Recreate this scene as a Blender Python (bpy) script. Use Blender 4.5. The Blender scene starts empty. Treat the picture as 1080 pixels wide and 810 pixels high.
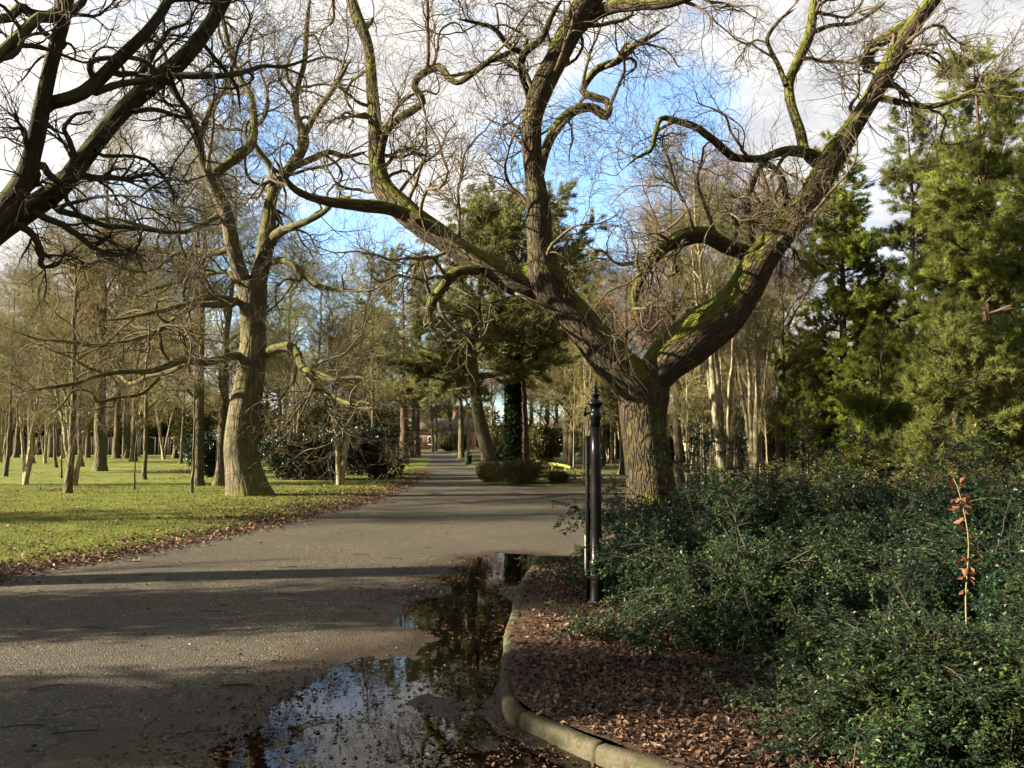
import bpy, math, random
import numpy as np
from mathutils import Vector
R = math.radians
rs = np.random.RandomState(7)
sc = bpy.context.scene
COL = sc.collection

# ------------------------------------------------------------------ camera
F, CX, CY, HZ, EYE = 900.0, 540.0, 405.0, 464.0, 1.6
TH = math.atan((HZ - CY) / F)
cam = bpy.data.cameras.new('camera'); camo = bpy.data.objects.new('camera', cam); COL.objects.link(camo)
camo.location = (0, 0, EYE); camo.rotation_euler = (math.pi / 2 + TH, 0, 0)
cam.sensor_width = 36; cam.lens = F / 1080 * 36; cam.clip_end = 3000; cam.clip_start = 0.05
sc.camera = camo

def ray(px, py):
    u, v = (px - CX) / F, (CY - py) / F
    return np.array([u, math.cos(TH) - v * math.sin(TH), math.sin(TH) + v * math.cos(TH)])
def at(px, py, Y):
    d = ray(px, py); return d * (Y / d[1]) + np.array([0, 0, EYE])
def gnd(px, py):
    d = ray(px, py); t = -EYE / d[2]; return d[:2] * t
def dep(py): return EYE * F / (py - HZ)

# ------------------------------------------------------------------ world, sun, exposure
SUN_EL, SUN_DIR = 20.5, np.array([-1.0, -0.16, 0.0])
SUN_DIR[2] = math.tan(R(SUN_EL)) * np.linalg.norm(SUN_DIR[:2]); SUN_DIR /= np.linalg.norm(SUN_DIR)
w = bpy.data.worlds.new("World"); sc.world = w; w.use_nodes = True
nt = w.node_tree; nt.nodes.clear()
def N(t, ty, **k):
    n = t.nodes.new(ty)
    for a, b in k.items():
        if a == 'inp':
            for i, v in b.items(): n.inputs[i].default_value = v
        else: setattr(n, a, b)
    return n
def L(t, a, b): t.links.new(a, b)
def mathn(t, op, a, b=None, clamp=False):
    n = N(t, 'ShaderNodeMath', operation=op, use_clamp=clamp)
    for i, v in enumerate((a, b)):
        if v is None: continue
        if isinstance(v, (int, float)): n.inputs[i].default_value = v
        else: L(t, v, n.inputs[i])
    return n.outputs[0]
def mixc(t, fac, a, b, mode='MIX'):
    n = N(t, 'ShaderNodeMix', data_type='RGBA', blend_type=mode)
    for i, v in ((0, fac), (6, a), (7, b)):
        if isinstance(v, (int, float)): n.inputs[i].default_value = v
        elif isinstance(v, tuple): n.inputs[i].default_value = v if len(v) == 4 else v + (1,)
        else: L(t, v, n.inputs[i])
    return n.outputs[2]
def ramp(t, x, p0, p1):
    n = N(t, 'ShaderNodeMapRange', inp={1: p0, 2: p1, 3: 0.0, 4: 1.0}); n.interpolation_type = 'SMOOTHSTEP'
    L(t, x, n.inputs[0]); return n.outputs[0]
sky = N(nt, 'ShaderNodeTexSky', sky_type='NISHITA', sun_disc=False)
sky.sun_elevation = R(SUN_EL); sky.sun_rotation = math.atan2(SUN_DIR[0], SUN_DIR[1])
tc = N(nt, 'ShaderNodeTexCoord'); gen = tc.outputs['Generated']
sep = N(nt, 'ShaderNodeSeparateXYZ'); L(nt, gen, sep.inputs[0])
mp = N(nt, 'ShaderNodeMapping', inp={'Scale': (1.0, 1.0, 2.2)}); L(nt, gen, mp.inputs[0])
n1 = N(nt, 'ShaderNodeTexNoise', inp={'Scale': 3.2, 'Detail': 5.0, 'Roughness': 0.58, 'Distortion': 0.3}); L(nt, mp.outputs[0], n1.inputs['Vector'])
n2 = N(nt, 'ShaderNodeTexNoise', inp={'Scale': 7.5, 'Detail': 5.0, 'Roughness': 0.6}); L(nt, mp.outputs[0], n2.inputs['Vector'])
cloud = mathn(nt, 'ADD', mathn(nt, 'MULTIPLY', n1.outputs[0], 2.0), -0.12)
for px, py, rad, amp in ((645, 240, .15, .52), (600, 340, .15, .45), (330, 295, .15, .55), (268, 110, .07, .5), (600, 165, .08, .35), (400, 300, .10, .4), (700, 130, .10, .25), (470, 130, .08, .2), (930, 170, .08, .2), (120, 200, .08, .2),
                         (500, 420, .12, .4), (835, 240, .05, .28), (60, 330, .05, .2), (690, 170, .06, .3), (1040, 330, .1, .3)):
    d = ray(px, py); d = d / np.linalg.norm(d)
    vm = N(nt, 'ShaderNodeVectorMath', operation='DISTANCE'); L(nt, gen, vm.inputs[0]); vm.inputs[1].default_value = d
    b = mathn(nt, 'SUBTRACT', 1.0, ramp(nt, vm.outputs['Value'], 0.0, rad * 1.5))
    cloud = mathn(nt, 'SUBTRACT', cloud, mathn(nt, 'MULTIPLY', b, amp))
# bluer, opener sky overhead and behind
back = ramp(nt, mathn(nt, 'ADD', sep.outputs[1], mathn(nt, 'MULTIPLY', sep.outputs[2], -0.9)), 0.35, -0.45)
cloud = mathn(nt, 'SUBTRACT', cloud, mathn(nt, 'MULTIPLY', back, 0.10))
cf = mathn(nt, 'ADD', mathn(nt, 'MULTIPLY', ramp(nt, cloud, 0.35, 0.78), .86), .14)
shade = ramp(nt, n2.outputs[0], 0.36, 0.62)
side = ramp(nt, sep.outputs[0], -0.45, 0.5)
lit = mixc(nt, back, mixc(nt, side, (3.3, 3.15, 2.85, 1), (2.75, 2.72, 2.7, 1)), (1.05, .98, .86, 1))
drk = mixc(nt, back, mixc(nt, side, (2.5, 2.45, 2.4, 1), (1.85, 1.88, 1.98, 1)), (.68, .65, .6, 1))
ccol = mixc(nt, shade, drk, lit)
skyc = mixc(nt, 1.0, sky.outputs[0], (.75, .98, 1.2, 1), 'MULTIPLY')
fin = mixc(nt, cf, skyc, ccol)
bg = N(nt, 'ShaderNodeBackground', inp={'Strength': 0.088}); L(nt, fin, bg.inputs[0])
w.cycles.sampling_method = 'MANUAL'; w.cycles.sample_map_resolution = 512
wo = N(nt, 'ShaderNodeOutputWorld'); L(nt, bg.outputs[0], wo.inputs[0])

sl = bpy.data.lights.new('sun', 'SUN'); sl.energy = 5.0; sl.angle = R(0.53); sl.color = (1.0, 0.87, 0.66)
so = bpy.data.objects.new('sun', sl); COL.objects.link(so)
so.rotation_euler = Vector(-SUN_DIR).to_track_quat('-Z', 'Y').to_euler()
sc.view_settings.view_transform = 'Standard'; sc.view_settings.look = 'None'
sc.view_settings.exposure = 2.2; sc.view_settings.gamma = 1
sc.render.engine = 'CYCLES'
sc.cycles.use_adaptive_sampling = True; sc.cycles.adaptive_threshold = 0.03
sc.cycles.max_bounces = 4; sc.cycles.diffuse_bounces = 2; sc.cycles.glossy_bounces = 3
sc.cycles.transparent_max_bounces = 6; sc.cycles.transmission_bounces = 2

# ------------------------------------------------------------------ noise and mesh helpers
class Sines:
    def __init__(s, seed, freqs, n=7):
        r = np.random.RandomState(seed); s.k = []; s.ph = []; s.a = []
        for f in freqs:
            for _ in range(n):
                d = r.normal(size=3); d /= np.linalg.norm(d)
                s.k.append(d * f * r.uniform(.7, 1.4)); s.ph.append(r.uniform(0, 6.28)); s.a.append(freqs[0] / f)
        s.k = np.array(s.k).T; s.ph = np.array(s.ph); s.a = np.array(s.a) ** .8; s.a /= np.sqrt((s.a ** 2).sum() / 2) * 1.6
    def __call__(s, p):
        p = np.asarray(p, float)
        if p.shape[-1] == 2: p = np.concatenate([p, np.zeros(p.shape[:-1] + (1,))], -1)
        o = np.zeros(p.shape[:-1])
        for i in range(len(s.ph)): o += s.a[i] * np.sin(p @ s.k[:, i] + s.ph[i])
        return o

def norm(v): return v / np.maximum(np.linalg.norm(v, axis=-1, keepdims=True), 1e-9)

def make_mesh(name, V, Fc, mat, parent=None, smooth=False, attrs=None, loc=None):
    """V (n,3); Fc list of int arrays (m,k)"""
    me = bpy.data.meshes.new(name)
    V = np.asarray(V, np.float32)
    me.vertices.add(len(V)); me.vertices.foreach_set('co', V.ravel())
    Fc = [np.asarray(f, np.int32) for f in Fc if len(f)]
    tot = sum(f.size for f in Fc); nf = sum(len(f) for f in Fc)
    me.loops.add(tot); me.loops.foreach_set('vertex_index', np.concatenate([f.ravel() for f in Fc]))
    me.polygons.add(nf)
    ln = np.concatenate([np.full(len(f), f.shape[1], np.int32) for f in Fc])
    st = np.concatenate([[0], np.cumsum(ln)[:-1]]).astype(np.int32)
    me.polygons.foreach_set('loop_start', st)
    me.update(calc_edges=True)
    if smooth: me.polygons.foreach_set('use_smooth', np.ones(nf, bool))
    for k, v in (attrs or {}).items():
        v = np.asarray(v, np.float32)
        if v.ndim == 1:
            a = me.attributes.new(k, 'FLOAT', 'POINT'); a.data.foreach_set('value', v)
        else:
            a = me.attributes.new(k, 'FLOAT_VECTOR', 'POINT'); a.data.foreach_set('vector', v.ravel())
    if mat: me.materials.append(mat)
    o = bpy.data.objects.new(name, me); COL.objects.link(o)
    if parent: o.parent = parent
    if loc is not None: o.location = loc
    return o

def tag(o, label=None, cat=None, group=None, kind=None):
    if label: o['label'] = label
    if cat: o['category'] = cat
    if group: o['group'] = group
    if kind: o['kind'] = kind
    return o
def empty(name, loc=(0, 0, 0), label=None, cat=None, group=None):
    o = bpy.data.objects.new(name, None); o.location = loc; o.empty_display_size = .3; COL.objects.link(o)
    return tag(o, label, cat, group)
def copy_tree(o, loc, rz=0, s=1.0, label=None, group=None, sz=None, tilt=(0, 0)):
    def cp(a, par):
        c = a.copy(); COL.objects.link(c); c.parent = par
        for ch in a.children: cp(ch, c)
        return c
    r = cp(o, None); r.location = loc; r.rotation_euler = (tilt[0], tilt[1], rz)
    r.scale = (s, s, s if sz is None else sz)
    if label: r['label'] = label
    if group: r['group'] = group
    elif 'group' in r: del r['group']
    return r

class MB:
    def __init__(s): s.V = []; s.F = {}; s.A = []; s.n = 0
    def raw(s, V, F, A=None):
        V = np.asarray(V, float).reshape(-1, 3)
        for f in F:
            f = np.asarray(f, int)
            if len(f): s.F.setdefault(f.shape[1], []).append(f + s.n)
        s.V.append(V); s.A.append(np.zeros_like(V) if A is None else np.asarray(A).reshape(-1, 3)); s.n += len(V)
    def tubes(s, P, Rd, k=3, disp=None, cap=False):
        """P (N,S,3), Rd (N,S)"""
        Nn, S, _ = P.shape
        T = np.gradient(P, axis=1); T = norm(T)
        U = np.zeros_like(P)
        t0 = T[:, 0]; ref = np.where(np.abs(t0[:, 2:3]) > .8, np.array([[0, 1., 0]]), np.array([[0, 0, 1.]]))
        u = norm(np.cross(t0, ref))
        for i in range(S):
            u = norm(u - (u * T[:, i]).sum(-1, keepdims=True) * T[:, i]); U[:, i] = u
        W = np.cross(T, U)
        a = np.arange(k) / k * 2 * np.pi
        c, sn = np.cos(a), np.sin(a)
        dirs = U[:, :, None] * c[None, None, :, None] + W[:, :, None] * sn[None, None, :, None]
        seg = np.concatenate([np.zeros((Nn, 1)), np.cumsum(np.linalg.norm(np.diff(P, axis=1), axis=-1), axis=1)], 1)
        rr = np.repeat(Rd[:, :, None], k, 2)
        A = np.zeros(dirs.shape); rm = np.maximum(Rd, .02)
        A[..., 0] = c * rm[:, :, None]; A[..., 1] = sn * rm[:, :, None]; A[..., 2] = seg[:, :, None]
        if disp is not None:
            rr = rr * (1 + disp(A, P, dirs))
        V = P[:, :, None] + dirs * rr[..., None]
        idx = np.arange(Nn * S * k).reshape(Nn, S, k)
        a0 = idx[:, :-1]; a1 = idx[:, 1:]
        q = np.stack([a0, np.roll(a0, -1, 2), np.roll(a1, -1, 2), a1], -1).reshape(-1, 4)
        fs = [q]
        if cap: fs += [idx[:, -1, :].reshape(-1, k), idx[:, 0, ::-1].reshape(-1, k)]
        s.raw(V, fs, A)
    def box(s, c, d, rz=0.0):
        x, y, z = np.array(d) / 2
        v = np.array([[sx * x, sy * y, sz * z] for sz in (-1, 1) for sy in (-1, 1) for sx in (-1, 1)])
        cr, sr = math.cos(rz), math.sin(rz)
        v = np.stack([v[:, 0] * cr - v[:, 1] * sr, v[:, 0] * sr + v[:, 1] * cr, v[:, 2]], 1) + np.array(c)
        s.raw(v, [[[0, 2, 3, 1], [4, 5, 7, 6], [0, 1, 5, 4], [2, 6, 7, 3], [0, 4, 6, 2], [1, 3, 7, 5]]])
    def leaves(s, C, D, Lg, wd, fold=.25, up=None):
        """rhombic folded leaves: C base points, D directions, Lg lengths"""
        n = len(C); D = norm(D)
        ref = rs.normal(size=(n, 3)) if up is None else up + rs.normal(size=(n, 3)) * .35
        S = norm(np.cross(D, ref)); Nn = np.cross(S, D)
        Lg = np.broadcast_to(np.asarray(Lg, float).reshape(-1, 1), (n, 1))
        m = C + D * Lg * .5
        a = C; b = m + S * Lg * wd * .5 + Nn * Lg * fold * wd; c = C + D * Lg; d = m - S * Lg * wd * .5 + Nn * Lg * fold * wd
        V = np.stack([a, b, c, d], 1).reshape(-1, 3)
        i = np.arange(n)[:, None] * 4
        s.raw(V, [np.concatenate([i + np.array([[0, 1, 2]]), i + np.array([[0, 2, 3]])])])
    def needles(s, C, D, Lg, wd):
        n = len(C); D = norm(D); S = norm(np.cross(D, rs.normal(size=(n, 3))))
        Lg = np.broadcast_to(np.asarray(Lg, float).reshape(-1, 1), (n, 1))
        V = np.stack([C - S * wd / 2, C + S * wd / 2, C + D * Lg], 1).reshape(-1, 3)
        s.raw(V, [np.arange(n * 3).reshape(-1, 3)])
    def build(s, name, mat, parent=None, smooth=False, attr=False, loc=None):
        return make_mesh(name, np.concatenate(s.V), [np.concatenate(v) for v in s.F.values()], mat, parent, smooth,
                         {'bark': np.concatenate(s.A)} if attr else None, loc)

def catmull(P, S):
    P = np.asarray(P, float); n = len(P)
    if n == 2: return P[0] + (P[1] - P[0]) * np.linspace(0, 1, S)[:, None]
    E = np.vstack([2 * P[0] - P[1], P, 2 * P[-1] - P[-2]])
    d = np.concatenate([[0], np.cumsum(np.maximum(np.linalg.norm(np.diff(P[:, :3], axis=0), axis=1), 1e-6))])
    x = np.linspace(0, d[-1], S); i = np.clip(np.searchsorted(d, x, side='right') - 1, 0, n - 2)
    t = ((x - d[i]) / (d[i + 1] - d[i]))[:, None]
    p0, p1, p2, p3 = E[i], E[i + 1], E[i + 2], E[i + 3]
    return .5 * (2 * p1 + (p2 - p0) * t + (2 * p0 - 5 * p1 + 4 * p2 - p3) * t ** 2 + (3 * p1 - p0 - 3 * p2 + p3) * t ** 3)

def grow(P, Rd, count, t0, t1, len0, ang, S, wob, up=0.0, rr=.45, rmin=.004, rmax=1., taper=.25, lenp=.5, r=None, gnarl=0., lscale=True):
    """children polylines off parents P (N,S,3)"""
    r = r or rs
    Nn, Sp, _ = P.shape
    ln = np.linalg.norm(np.diff(P, axis=1), axis=-1).sum(1)
    pi = r.choice(Nn, count, p=ln / ln.sum()) if lscale else r.randint(0, Nn, count)
    t = r.uniform(t0, t1, count); x = t * (Sp - 1); i = np.clip(x.astype(int), 0, Sp - 2); f = (x - i)[:, None]
    a, b = P[pi, i], P[pi, i + 1]
    c = a + (b - a) * f; tan = norm(b - a)
    pr = Rd[pi, i] * (1 - f[:, 0]) + Rd[pi, i + 1] * f[:, 0]
    perp = norm(np.cross(tan, r.normal(size=(count, 3))))
    an = R(ang) * r.uniform(.7, 1.3, count)[:, None]
    d = norm(tan * np.cos(an) + perp * np.sin(an) + np.array([0, 0, up]))
    l = len0 * r.uniform(.5, 1.35, count) * (1 - lenp * t)
    r0 = np.clip(pr * rr, rmin, rmax)
    Q = np.zeros((count, S, 3)); Q[:, 0] = c
    step = (l / (S - 1))[:, None]
    drift = r.normal(size=(count, 3)) * gnarl
    for k in range(1, S):
        Q[:, k] = Q[:, k - 1] + d * step
        if gnarl: drift = drift * .5 + r.normal(size=(count, 3)) * gnarl
        d = norm(d + r.normal(size=(count, 3)) * wob + drift + np.array([0, 0, up * .35]))
    q = np.linspace(1, taper, S)[None] * r0[:, None]
    return Q, q

# ------------------------------------------------------------------ materials
def mat(name):
    m = bpy.data.materials.new(name); m.use_nodes = True; t = m.node_tree
    p = t.nodes['Principled BSDF']; p.inputs['Roughness'].default_value = .85
    p.inputs['Specular IOR Level'].default_value = .25
    return m, t, p
def noise(t, vec, scale, detail=4., rough=.55, dist=0.):
    n = N(t, 'ShaderNodeTexNoise', inp={'Scale': scale, 'Detail': detail, 'Roughness': rough, 'Distortion': dist})
    if vec is not None: L(t, vec, n.inputs['Vector'])
    return n.outputs[0]
def bump(t, p, h, strength, dist):
    b = N(t, 'ShaderNodeBump', inp={'Strength': strength, 'Distance': dist}); L(t, h, b.inputs['Height']); L(t, b.outputs[0], p.inputs['Normal'])
def obj_vec(t): return N(t, 'ShaderNodeTexCoord').outputs['Object']
def pos_vec(t): return N(t, 'ShaderNodeNewGeometry').outputs['Position']

def bark_mat(name, c0, c1, moss=.6, mosscol=(.10, .115, .022), ridge=9., bs=.8, mossup=.6):
    m, t, p = mat(name)
    at_ = N(t, 'ShaderNodeAttribute', attribute_name='bark')
    mp = N(t, 'ShaderNodeMapping', inp={'Scale': (1, 1, .22)}); L(t, at_.outputs['Vector'], mp.inputs[0])
    warp = N(t, 'ShaderNodeTexNoise', inp={'Scale': 6., 'Detail': 3.}); L(t, mp.outputs[0], warp.inputs['Vector'])
    wv = N(t, 'ShaderNodeVectorMath', operation='MULTIPLY_ADD'); L(t, warp.outputs['Color'], wv.inputs[0]); wv.inputs[1].default_value = (.13,) * 3; L(t, mp.outputs[0], wv.inputs[2])
    vo = N(t, 'ShaderNodeTexVoronoi', feature='DISTANCE_TO_EDGE', inp={'Scale': ridge}); L(t, wv.outputs[0], vo.inputs['Vector'])
    cr = ramp(t, vo.outputs['Distance'], 0., .22)
    fine = noise(t, wv.outputs[0], ridge * 4, 6)
    h = mathn(t, 'ADD', cr, mathn(t, 'MULTIPLY', fine, .5))
    base = mixc(t, cr, tuple(x * .45 for x in c0), c0)
    base = mixc(t, ramp(t, noise(t, at_.outputs['Vector'], 2.2, 4), .4, .65), base, c1)
    base = mixc(t, mathn(t, 'MULTIPLY', fine, .5), base, (.03, .026, .02))
    g = N(t, 'ShaderNodeNewGeometry'); sp = N(t, 'ShaderNodeSeparateXYZ'); L(t, g.outputs['Normal'], sp.inputs[0])
    mz = mathn(t, 'ADD', mathn(t, 'MULTIPLY', sp.outputs[2], mossup), noise(t, at_.outputs['Vector'], 1.7, 6, .65))
    mf = mathn(t, 'MULTIPLY', ramp(t, mz, .46, .76), moss)
    mc = mixc(t, noise(t, at_.outputs['Vector'], 14, 4), tuple(x * .5 for x in mosscol), tuple(x * 1.5 for x in mosscol))
    L(t, mixc(t, mf, base, mc), p.inputs['Base Color']); p.inputs['Roughness'].default_value = .92
    bump(t, p, h, bs, .05)
    return m
def plain_mat(name, c0, c1, scale=8., rough=.85, bs=0., bd=.02):
    m, t, p = mat(name); v = obj_vec(t); n = noise(t, v, scale, 5)
    L(t, mixc(t, ramp(t, n, .35, .65), c0, c1), p.inputs['Base Color']); p.inputs['Roughness'].default_value = rough
    if bs: bump(t, p, noise(t, v, scale * 4, 5), bs, bd)
    return m
def leaf_mat(name, cols, rough=.5, transl=.3, spec=.3, var=None):
    m, t, p = mat(name); g = N(t, 'ShaderNodeNewGeometry')
    cr = N(t, 'ShaderNodeValToRGB'); L(t, g.outputs['Random Per Island'], cr.inputs[0]); e = cr.color_ramp
    for i, c in enumerate(cols):
        if i < 2: e.elements[i].position = i / (len(cols) - 1); e.elements[i].color = c + (1,)
        else: x = e.elements.new(i / (len(cols) - 1)); x.color = c + (1,)
    big = mixc(t, ramp(t, noise(t, obj_vec(t), 1.3, 3), .35, .65), (.72, .72, .72), (1.25, 1.25, 1.15))
    c = mixc(t, 1., cr.outputs[0], big, 'MULTIPLY')
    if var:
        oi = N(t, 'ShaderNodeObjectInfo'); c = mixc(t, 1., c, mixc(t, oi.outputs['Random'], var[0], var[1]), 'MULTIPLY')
        c = mixc(t, mathn(t, 'MULTIPLY', ramp(t, noise(t, obj_vec(t), 3.2, 4), .50, .68), .55), c, mixc(t, g.outputs['Random Per Island'], (.03, .05, .012), (.14, .17, .035)))  # yellow-green patches mixed into the leaf colour imitate sunlit sprays
    L(t, c, p.inputs['Base Color']); p.inputs['Roughness'].default_value = rough; p.inputs['Specular IOR Level'].default_value = spec
    if transl:
        tr = N(t, 'ShaderNodeBsdfTranslucent'); L(t, c, tr.inputs[0]); mx = N(t, 'ShaderNodeMixShader', inp={0: transl})
        L(t, p.outputs[0], mx.inputs[1]); L(t, tr.outputs[0], mx.inputs[2]); L(t, mx.outputs[0], t.nodes['Material Output'].inputs[0])
    return m
M = {}
M['oak'] = bark_mat('oak_bark', (.115, .082, .046), (.045, .038, .024), .95, (.12, .13, .015), ridge=11, bs=1., mossup=.5)
M['beech'] = bark_mat('beech_bark', (.19, .15, .095), (.085, .075, .042), .85, (.10, .11, .018), ridge=6, bs=.35)
M['near'] = bark_mat('mossy_bark', (.07, .055, .03), (.045, .038, .022), .9, (.075, .085, .018), ridge=7)
M['wood'] = bark_mat('woodland_bark', (.17, .135, .09), (.12, .11, .06), .6, ridge=8, bs=.5)
M['pale'] = bark_mat('pale_bark', (.50, .43, .28), (.38, .33, .19), .25, ridge=6, bs=.4)
M['pinebark'] = bark_mat('pine_bark', (.15, .10, .07), (.12, .075, .05), .15, ridge=8)
M['twig'] = plain_mat('twig_bark', (.13, .10, .06), (.08, .066, .038), 3.)
M['twig_dark'] = plain_mat('dark_twig_bark', (.055, .045, .028), (.04, .035, .02), 3.)
M['twig_tan'] = plain_mat('tan_twig_bark', (.25, .205, .125), (.18, .17, .08), .6)
t = M['twig_tan'].node_tree; p = t.nodes['Principled BSDF']; src = p.inputs['Base Color'].links[0].from_socket; oi = N(t, 'ShaderNodeObjectInfo')
cr = N(t, 'ShaderNodeValToRGB'); L(t, oi.outputs['Random'], cr.inputs[0]); e = cr.color_ramp; e.elements[0].color = (.62, .72, .5, 1); e.elements[1].color = (1.05, .95, .82, 1)
for po, co in ((.3, (1.15, 1.1, .8, 1)), (.5, (.75, .68, .62, 1)), (.75, (.95, 1.05, .7, 1))): x = e.elements.new(po); x.color = co
L(t, mixc(t, 1., src, cr.outputs[0], 'MULTIPLY'), p.inputs['Base Color'])
M['twig_pink'] = plain_mat('birch_twig_bark', (.32, .20, .14), (.25, .16, .11), .6)
M['needle'] = leaf_mat('pine_needles', [(.09, .13, .025), (.20, .24, .05), (.34, .35, .085)], .6, .4)
M['needle_dark'] = leaf_mat('dark_pine_needles', [(.055, .085, .02), (.13, .155, .035), (.22, .22, .055)], .6, .35)
M['needle_olive'] = leaf_mat('olive_pine_needles', [(.07, .085, .025), (.15, .165, .045), (.24, .235, .07)], .6, .2)
M['cypress'] = leaf_mat('cypress_leaves', [(.09, .14, .02), (.20, .255, .04), (.32, .34, .06)], .6, .4)
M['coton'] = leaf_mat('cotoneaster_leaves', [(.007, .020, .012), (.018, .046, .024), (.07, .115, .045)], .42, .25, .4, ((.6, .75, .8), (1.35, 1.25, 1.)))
M['laurel'] = leaf_mat('laurel_leaves', [(.010, .022, .011), (.018, .036, .014), (.035, .05, .02)], .35, .15, .5)
M['bramble'] = leaf_mat('bramble_leaves', [(.05, .065, .018), (.085, .095, .025), (.13, .10, .035)], .5, .25)
M['juniper'] = leaf_mat('heather_leaves', [(.045, .06, .012), (.085, .095, .02), (.13, .10, .04)], .7, .2)
M['ivy'] = leaf_mat('ivy_leaves', [(.012, .028, .01), (.022, .045, .014), (.04, .06, .02)], .35, .1, .5)
M['brownleaf'] = leaf_mat('red_brown_leaves', [(.12, .04, .02), (.20, .075, .04), (.28, .13, .07)], .5, .35)
M['litter'] = leaf_mat('dead_leaves', [(.035, .022, .014), (.075, .04, .025), (.13, .07, .042), (.06, .038, .025), (.20, .12, .075)], .55, .12, .35)
M['litter_pale'] = leaf_mat('verge_leaves', [(.06, .032, .022), (.12, .06, .04), (.17, .09, .055), (.26, .18, .12)], .55, .1, .35)
M['grass'] = leaf_mat('grass_blades', [(.09, .135, .015), (.15, .20, .022), (.15, .12, .045), (.23, .25, .04)], .6, .35)

# ------------------------------------------------------------------ ground layout
kerb_px = [(607, 594.5), (565, 595), (546, 627), (534, 673), (528.5, 705), (529, 745), (541, 765), (573, 781), (610, 797), (660, 815), (760, 846), (900, 885)]
kerb = catmull(np.array([gnd(*p) for p in kerb_px[1:]]), 120)
def edge(pts):
    a = np.array(sorted(pts, key=lambda q: q[1])); return lambda y: np.interp(y, a[:, 1], a[:, 0])
left_edge = edge([(-9.5, -6), (-7.2, 5)] + [tuple(gnd(*p)) for p in ((0, 604), (90, 591), (200, 570), (300, 548), (380, 530), (430, 510), (452, 493), (458, 485.5))] + [(-9.5, 95), (-20, 140)])
isl_edge = edge([(40, 28.2), (12, 28.8), (3.2, 29.3)] + [tuple(gnd(*p)) for p in ((560, 513.5), (535, 511.5), (512, 504), (497, 495), (480, 485.5))] + [(-6.5, 95), (-17, 140)])
tree_edge = edge([(1.05, 12.2), (1.75, 13.2), (2.0, 16), (2.35, 21.5), (4.2, 24.2), (18, 25.2)])
bed_edge = edge([tuple(k) for k in kerb])
nz_edge = Sines(3, [1.2, 3., 8.])
nz_big = Sines(4, [.12, .3, .8]); nz_fine = Sines(5, [4., 11.])
pud_px = [(478, 598), (500, 588), (530, 583.5), (560, 584), (575, 590), (562, 600), (548, 630), (537, 673), (532, 705), (533, 745), (545, 765), (575, 781), (612, 797), (660, 815),
          (640, 850), (200, 860), (205, 815), (262, 770), (285, 745), (325, 715), (345, 690), (400, 684), (445, 672), (440, 655), (418, 640), (440, 620), (455, 608)]
pud = np.array([gnd(*p) for p in pud_px])
def sdist(q, poly):
    """signed distance, negative inside"""
    d = np.full(len(q), 1e9); ins = np.zeros(len(q), bool); n = len(poly)
    for i in range(n):
        a, b = poly[i], poly[(i + 1) % n]; e = b - a
        t = np.clip(((q - a) @ e) / (e @ e), 0, 1)[:, None]
        d = np.minimum(d, np.linalg.norm(q - (a + t * e), axis=1))
        c = (a[1] > q[:, 1]) != (b[1] > q[:, 1])
        with np.errstate(divide='ignore', invalid='ignore'):
            x = (b[0] - a[0]) * (q[:, 1] - a[1]) / (b[1] - a[1]) + a[0]
        ins ^= c & (q[:, 0] < x)
    return np.where(ins, -d, d)
WATER_Z = -0.010
pn = Sines(11, [3.5, 10., 30., 75.], 9)
def road_h(q):
    d = sdist(q, pud)
    n = pn(q)
    s = np.clip((-d + .10) / .32, 0, 1); s = s * s * (3 - 2 * s)
    near = np.clip(1 - (np.abs(d) - .05) / .6, 0, 1)
    kd = bed_edge(q[:, 1]) - q[:, 0]
    return -(0.0155 + .013 * np.clip(1 - kd / .9, 0, 1)) * s + n * (.0018 + .0118 * np.where(d < 0, 1, near ** 1.5)) , d, n
def bed_h(q): return .078 + .02 * nz_edge(q) + .05 * np.clip((q[:, 0] - 1.5) / 4, 0, 1)
def lawn_h(q):
    d = left_edge(q[:, 1]) + .18 * nz_edge(q) - q[:, 0]
    return -.02 + .06 * np.clip(d / .5, 0, 1) + .03 * nz_big(q) * np.clip(d / 4, 0, 1)

def grid_mesh(name, xs, ys, hfun, m, attrs=None):
    X, Y = np.meshgrid(xs, ys); q = np.stack([X.ravel(), Y.ravel()], 1)
    return q, X.shape
def quads(sh):
    i = np.arange(sh[0] * sh[1]).reshape(sh)
    return np.stack([i[:-1, :-1], i[:-1, 1:], i[1:, 1:], i[1:, :-1]], -1).reshape(-1, 4)

# road material
m, t, p = mat('asphalt'); v = pos_vec(t)
aw = N(t, 'ShaderNodeAttribute', attribute_name='wet').outputs['Fac']; am = N(t, 'ShaderNodeAttribute', attribute_name='mud').outputs['Fac']
vo = N(t, 'ShaderNodeTexVoronoi', inp={'Scale': 75.}); L(t, v, vo.inputs['Vector'])
sv = N(t, 'ShaderNodeSeparateColor'); L(t, vo.outputs['Color'], sv.inputs[0])
stone = ramp(t, sv.outputs[0], .15, 1.)
c = mixc(t, stone, (.050, .043, .031), (.100, .086, .060))
c = mixc(t, ramp(t, sv.outputs[1], .93, .97), c, (.30, .26, .18))
c = mixc(t, mathn(t, 'MULTIPLY', ramp(t, noise(t, v, .55, 6, .6), .4, .62), .6), c, (.058, .052, .040))
c = mixc(t, mathn(t, 'MULTIPLY', ramp(t, noise(t, v, 2.3, 6, .65), .52, .7), .5), c, (.10, .088, .06))
wn = N(t, 'ShaderNodeTexNoise', inp={'Scale': 1.6, 'Detail': 5.}); L(t, v, wn.inputs['Vector'])
wv = N(t, 'ShaderNodeVectorMath', operation='MULTIPLY_ADD'); L(t, wn.outputs['Color'], wv.inputs[0]); wv.inputs[1].default_value = (.9,) * 3; L(t, v, wv.inputs[2])
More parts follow.
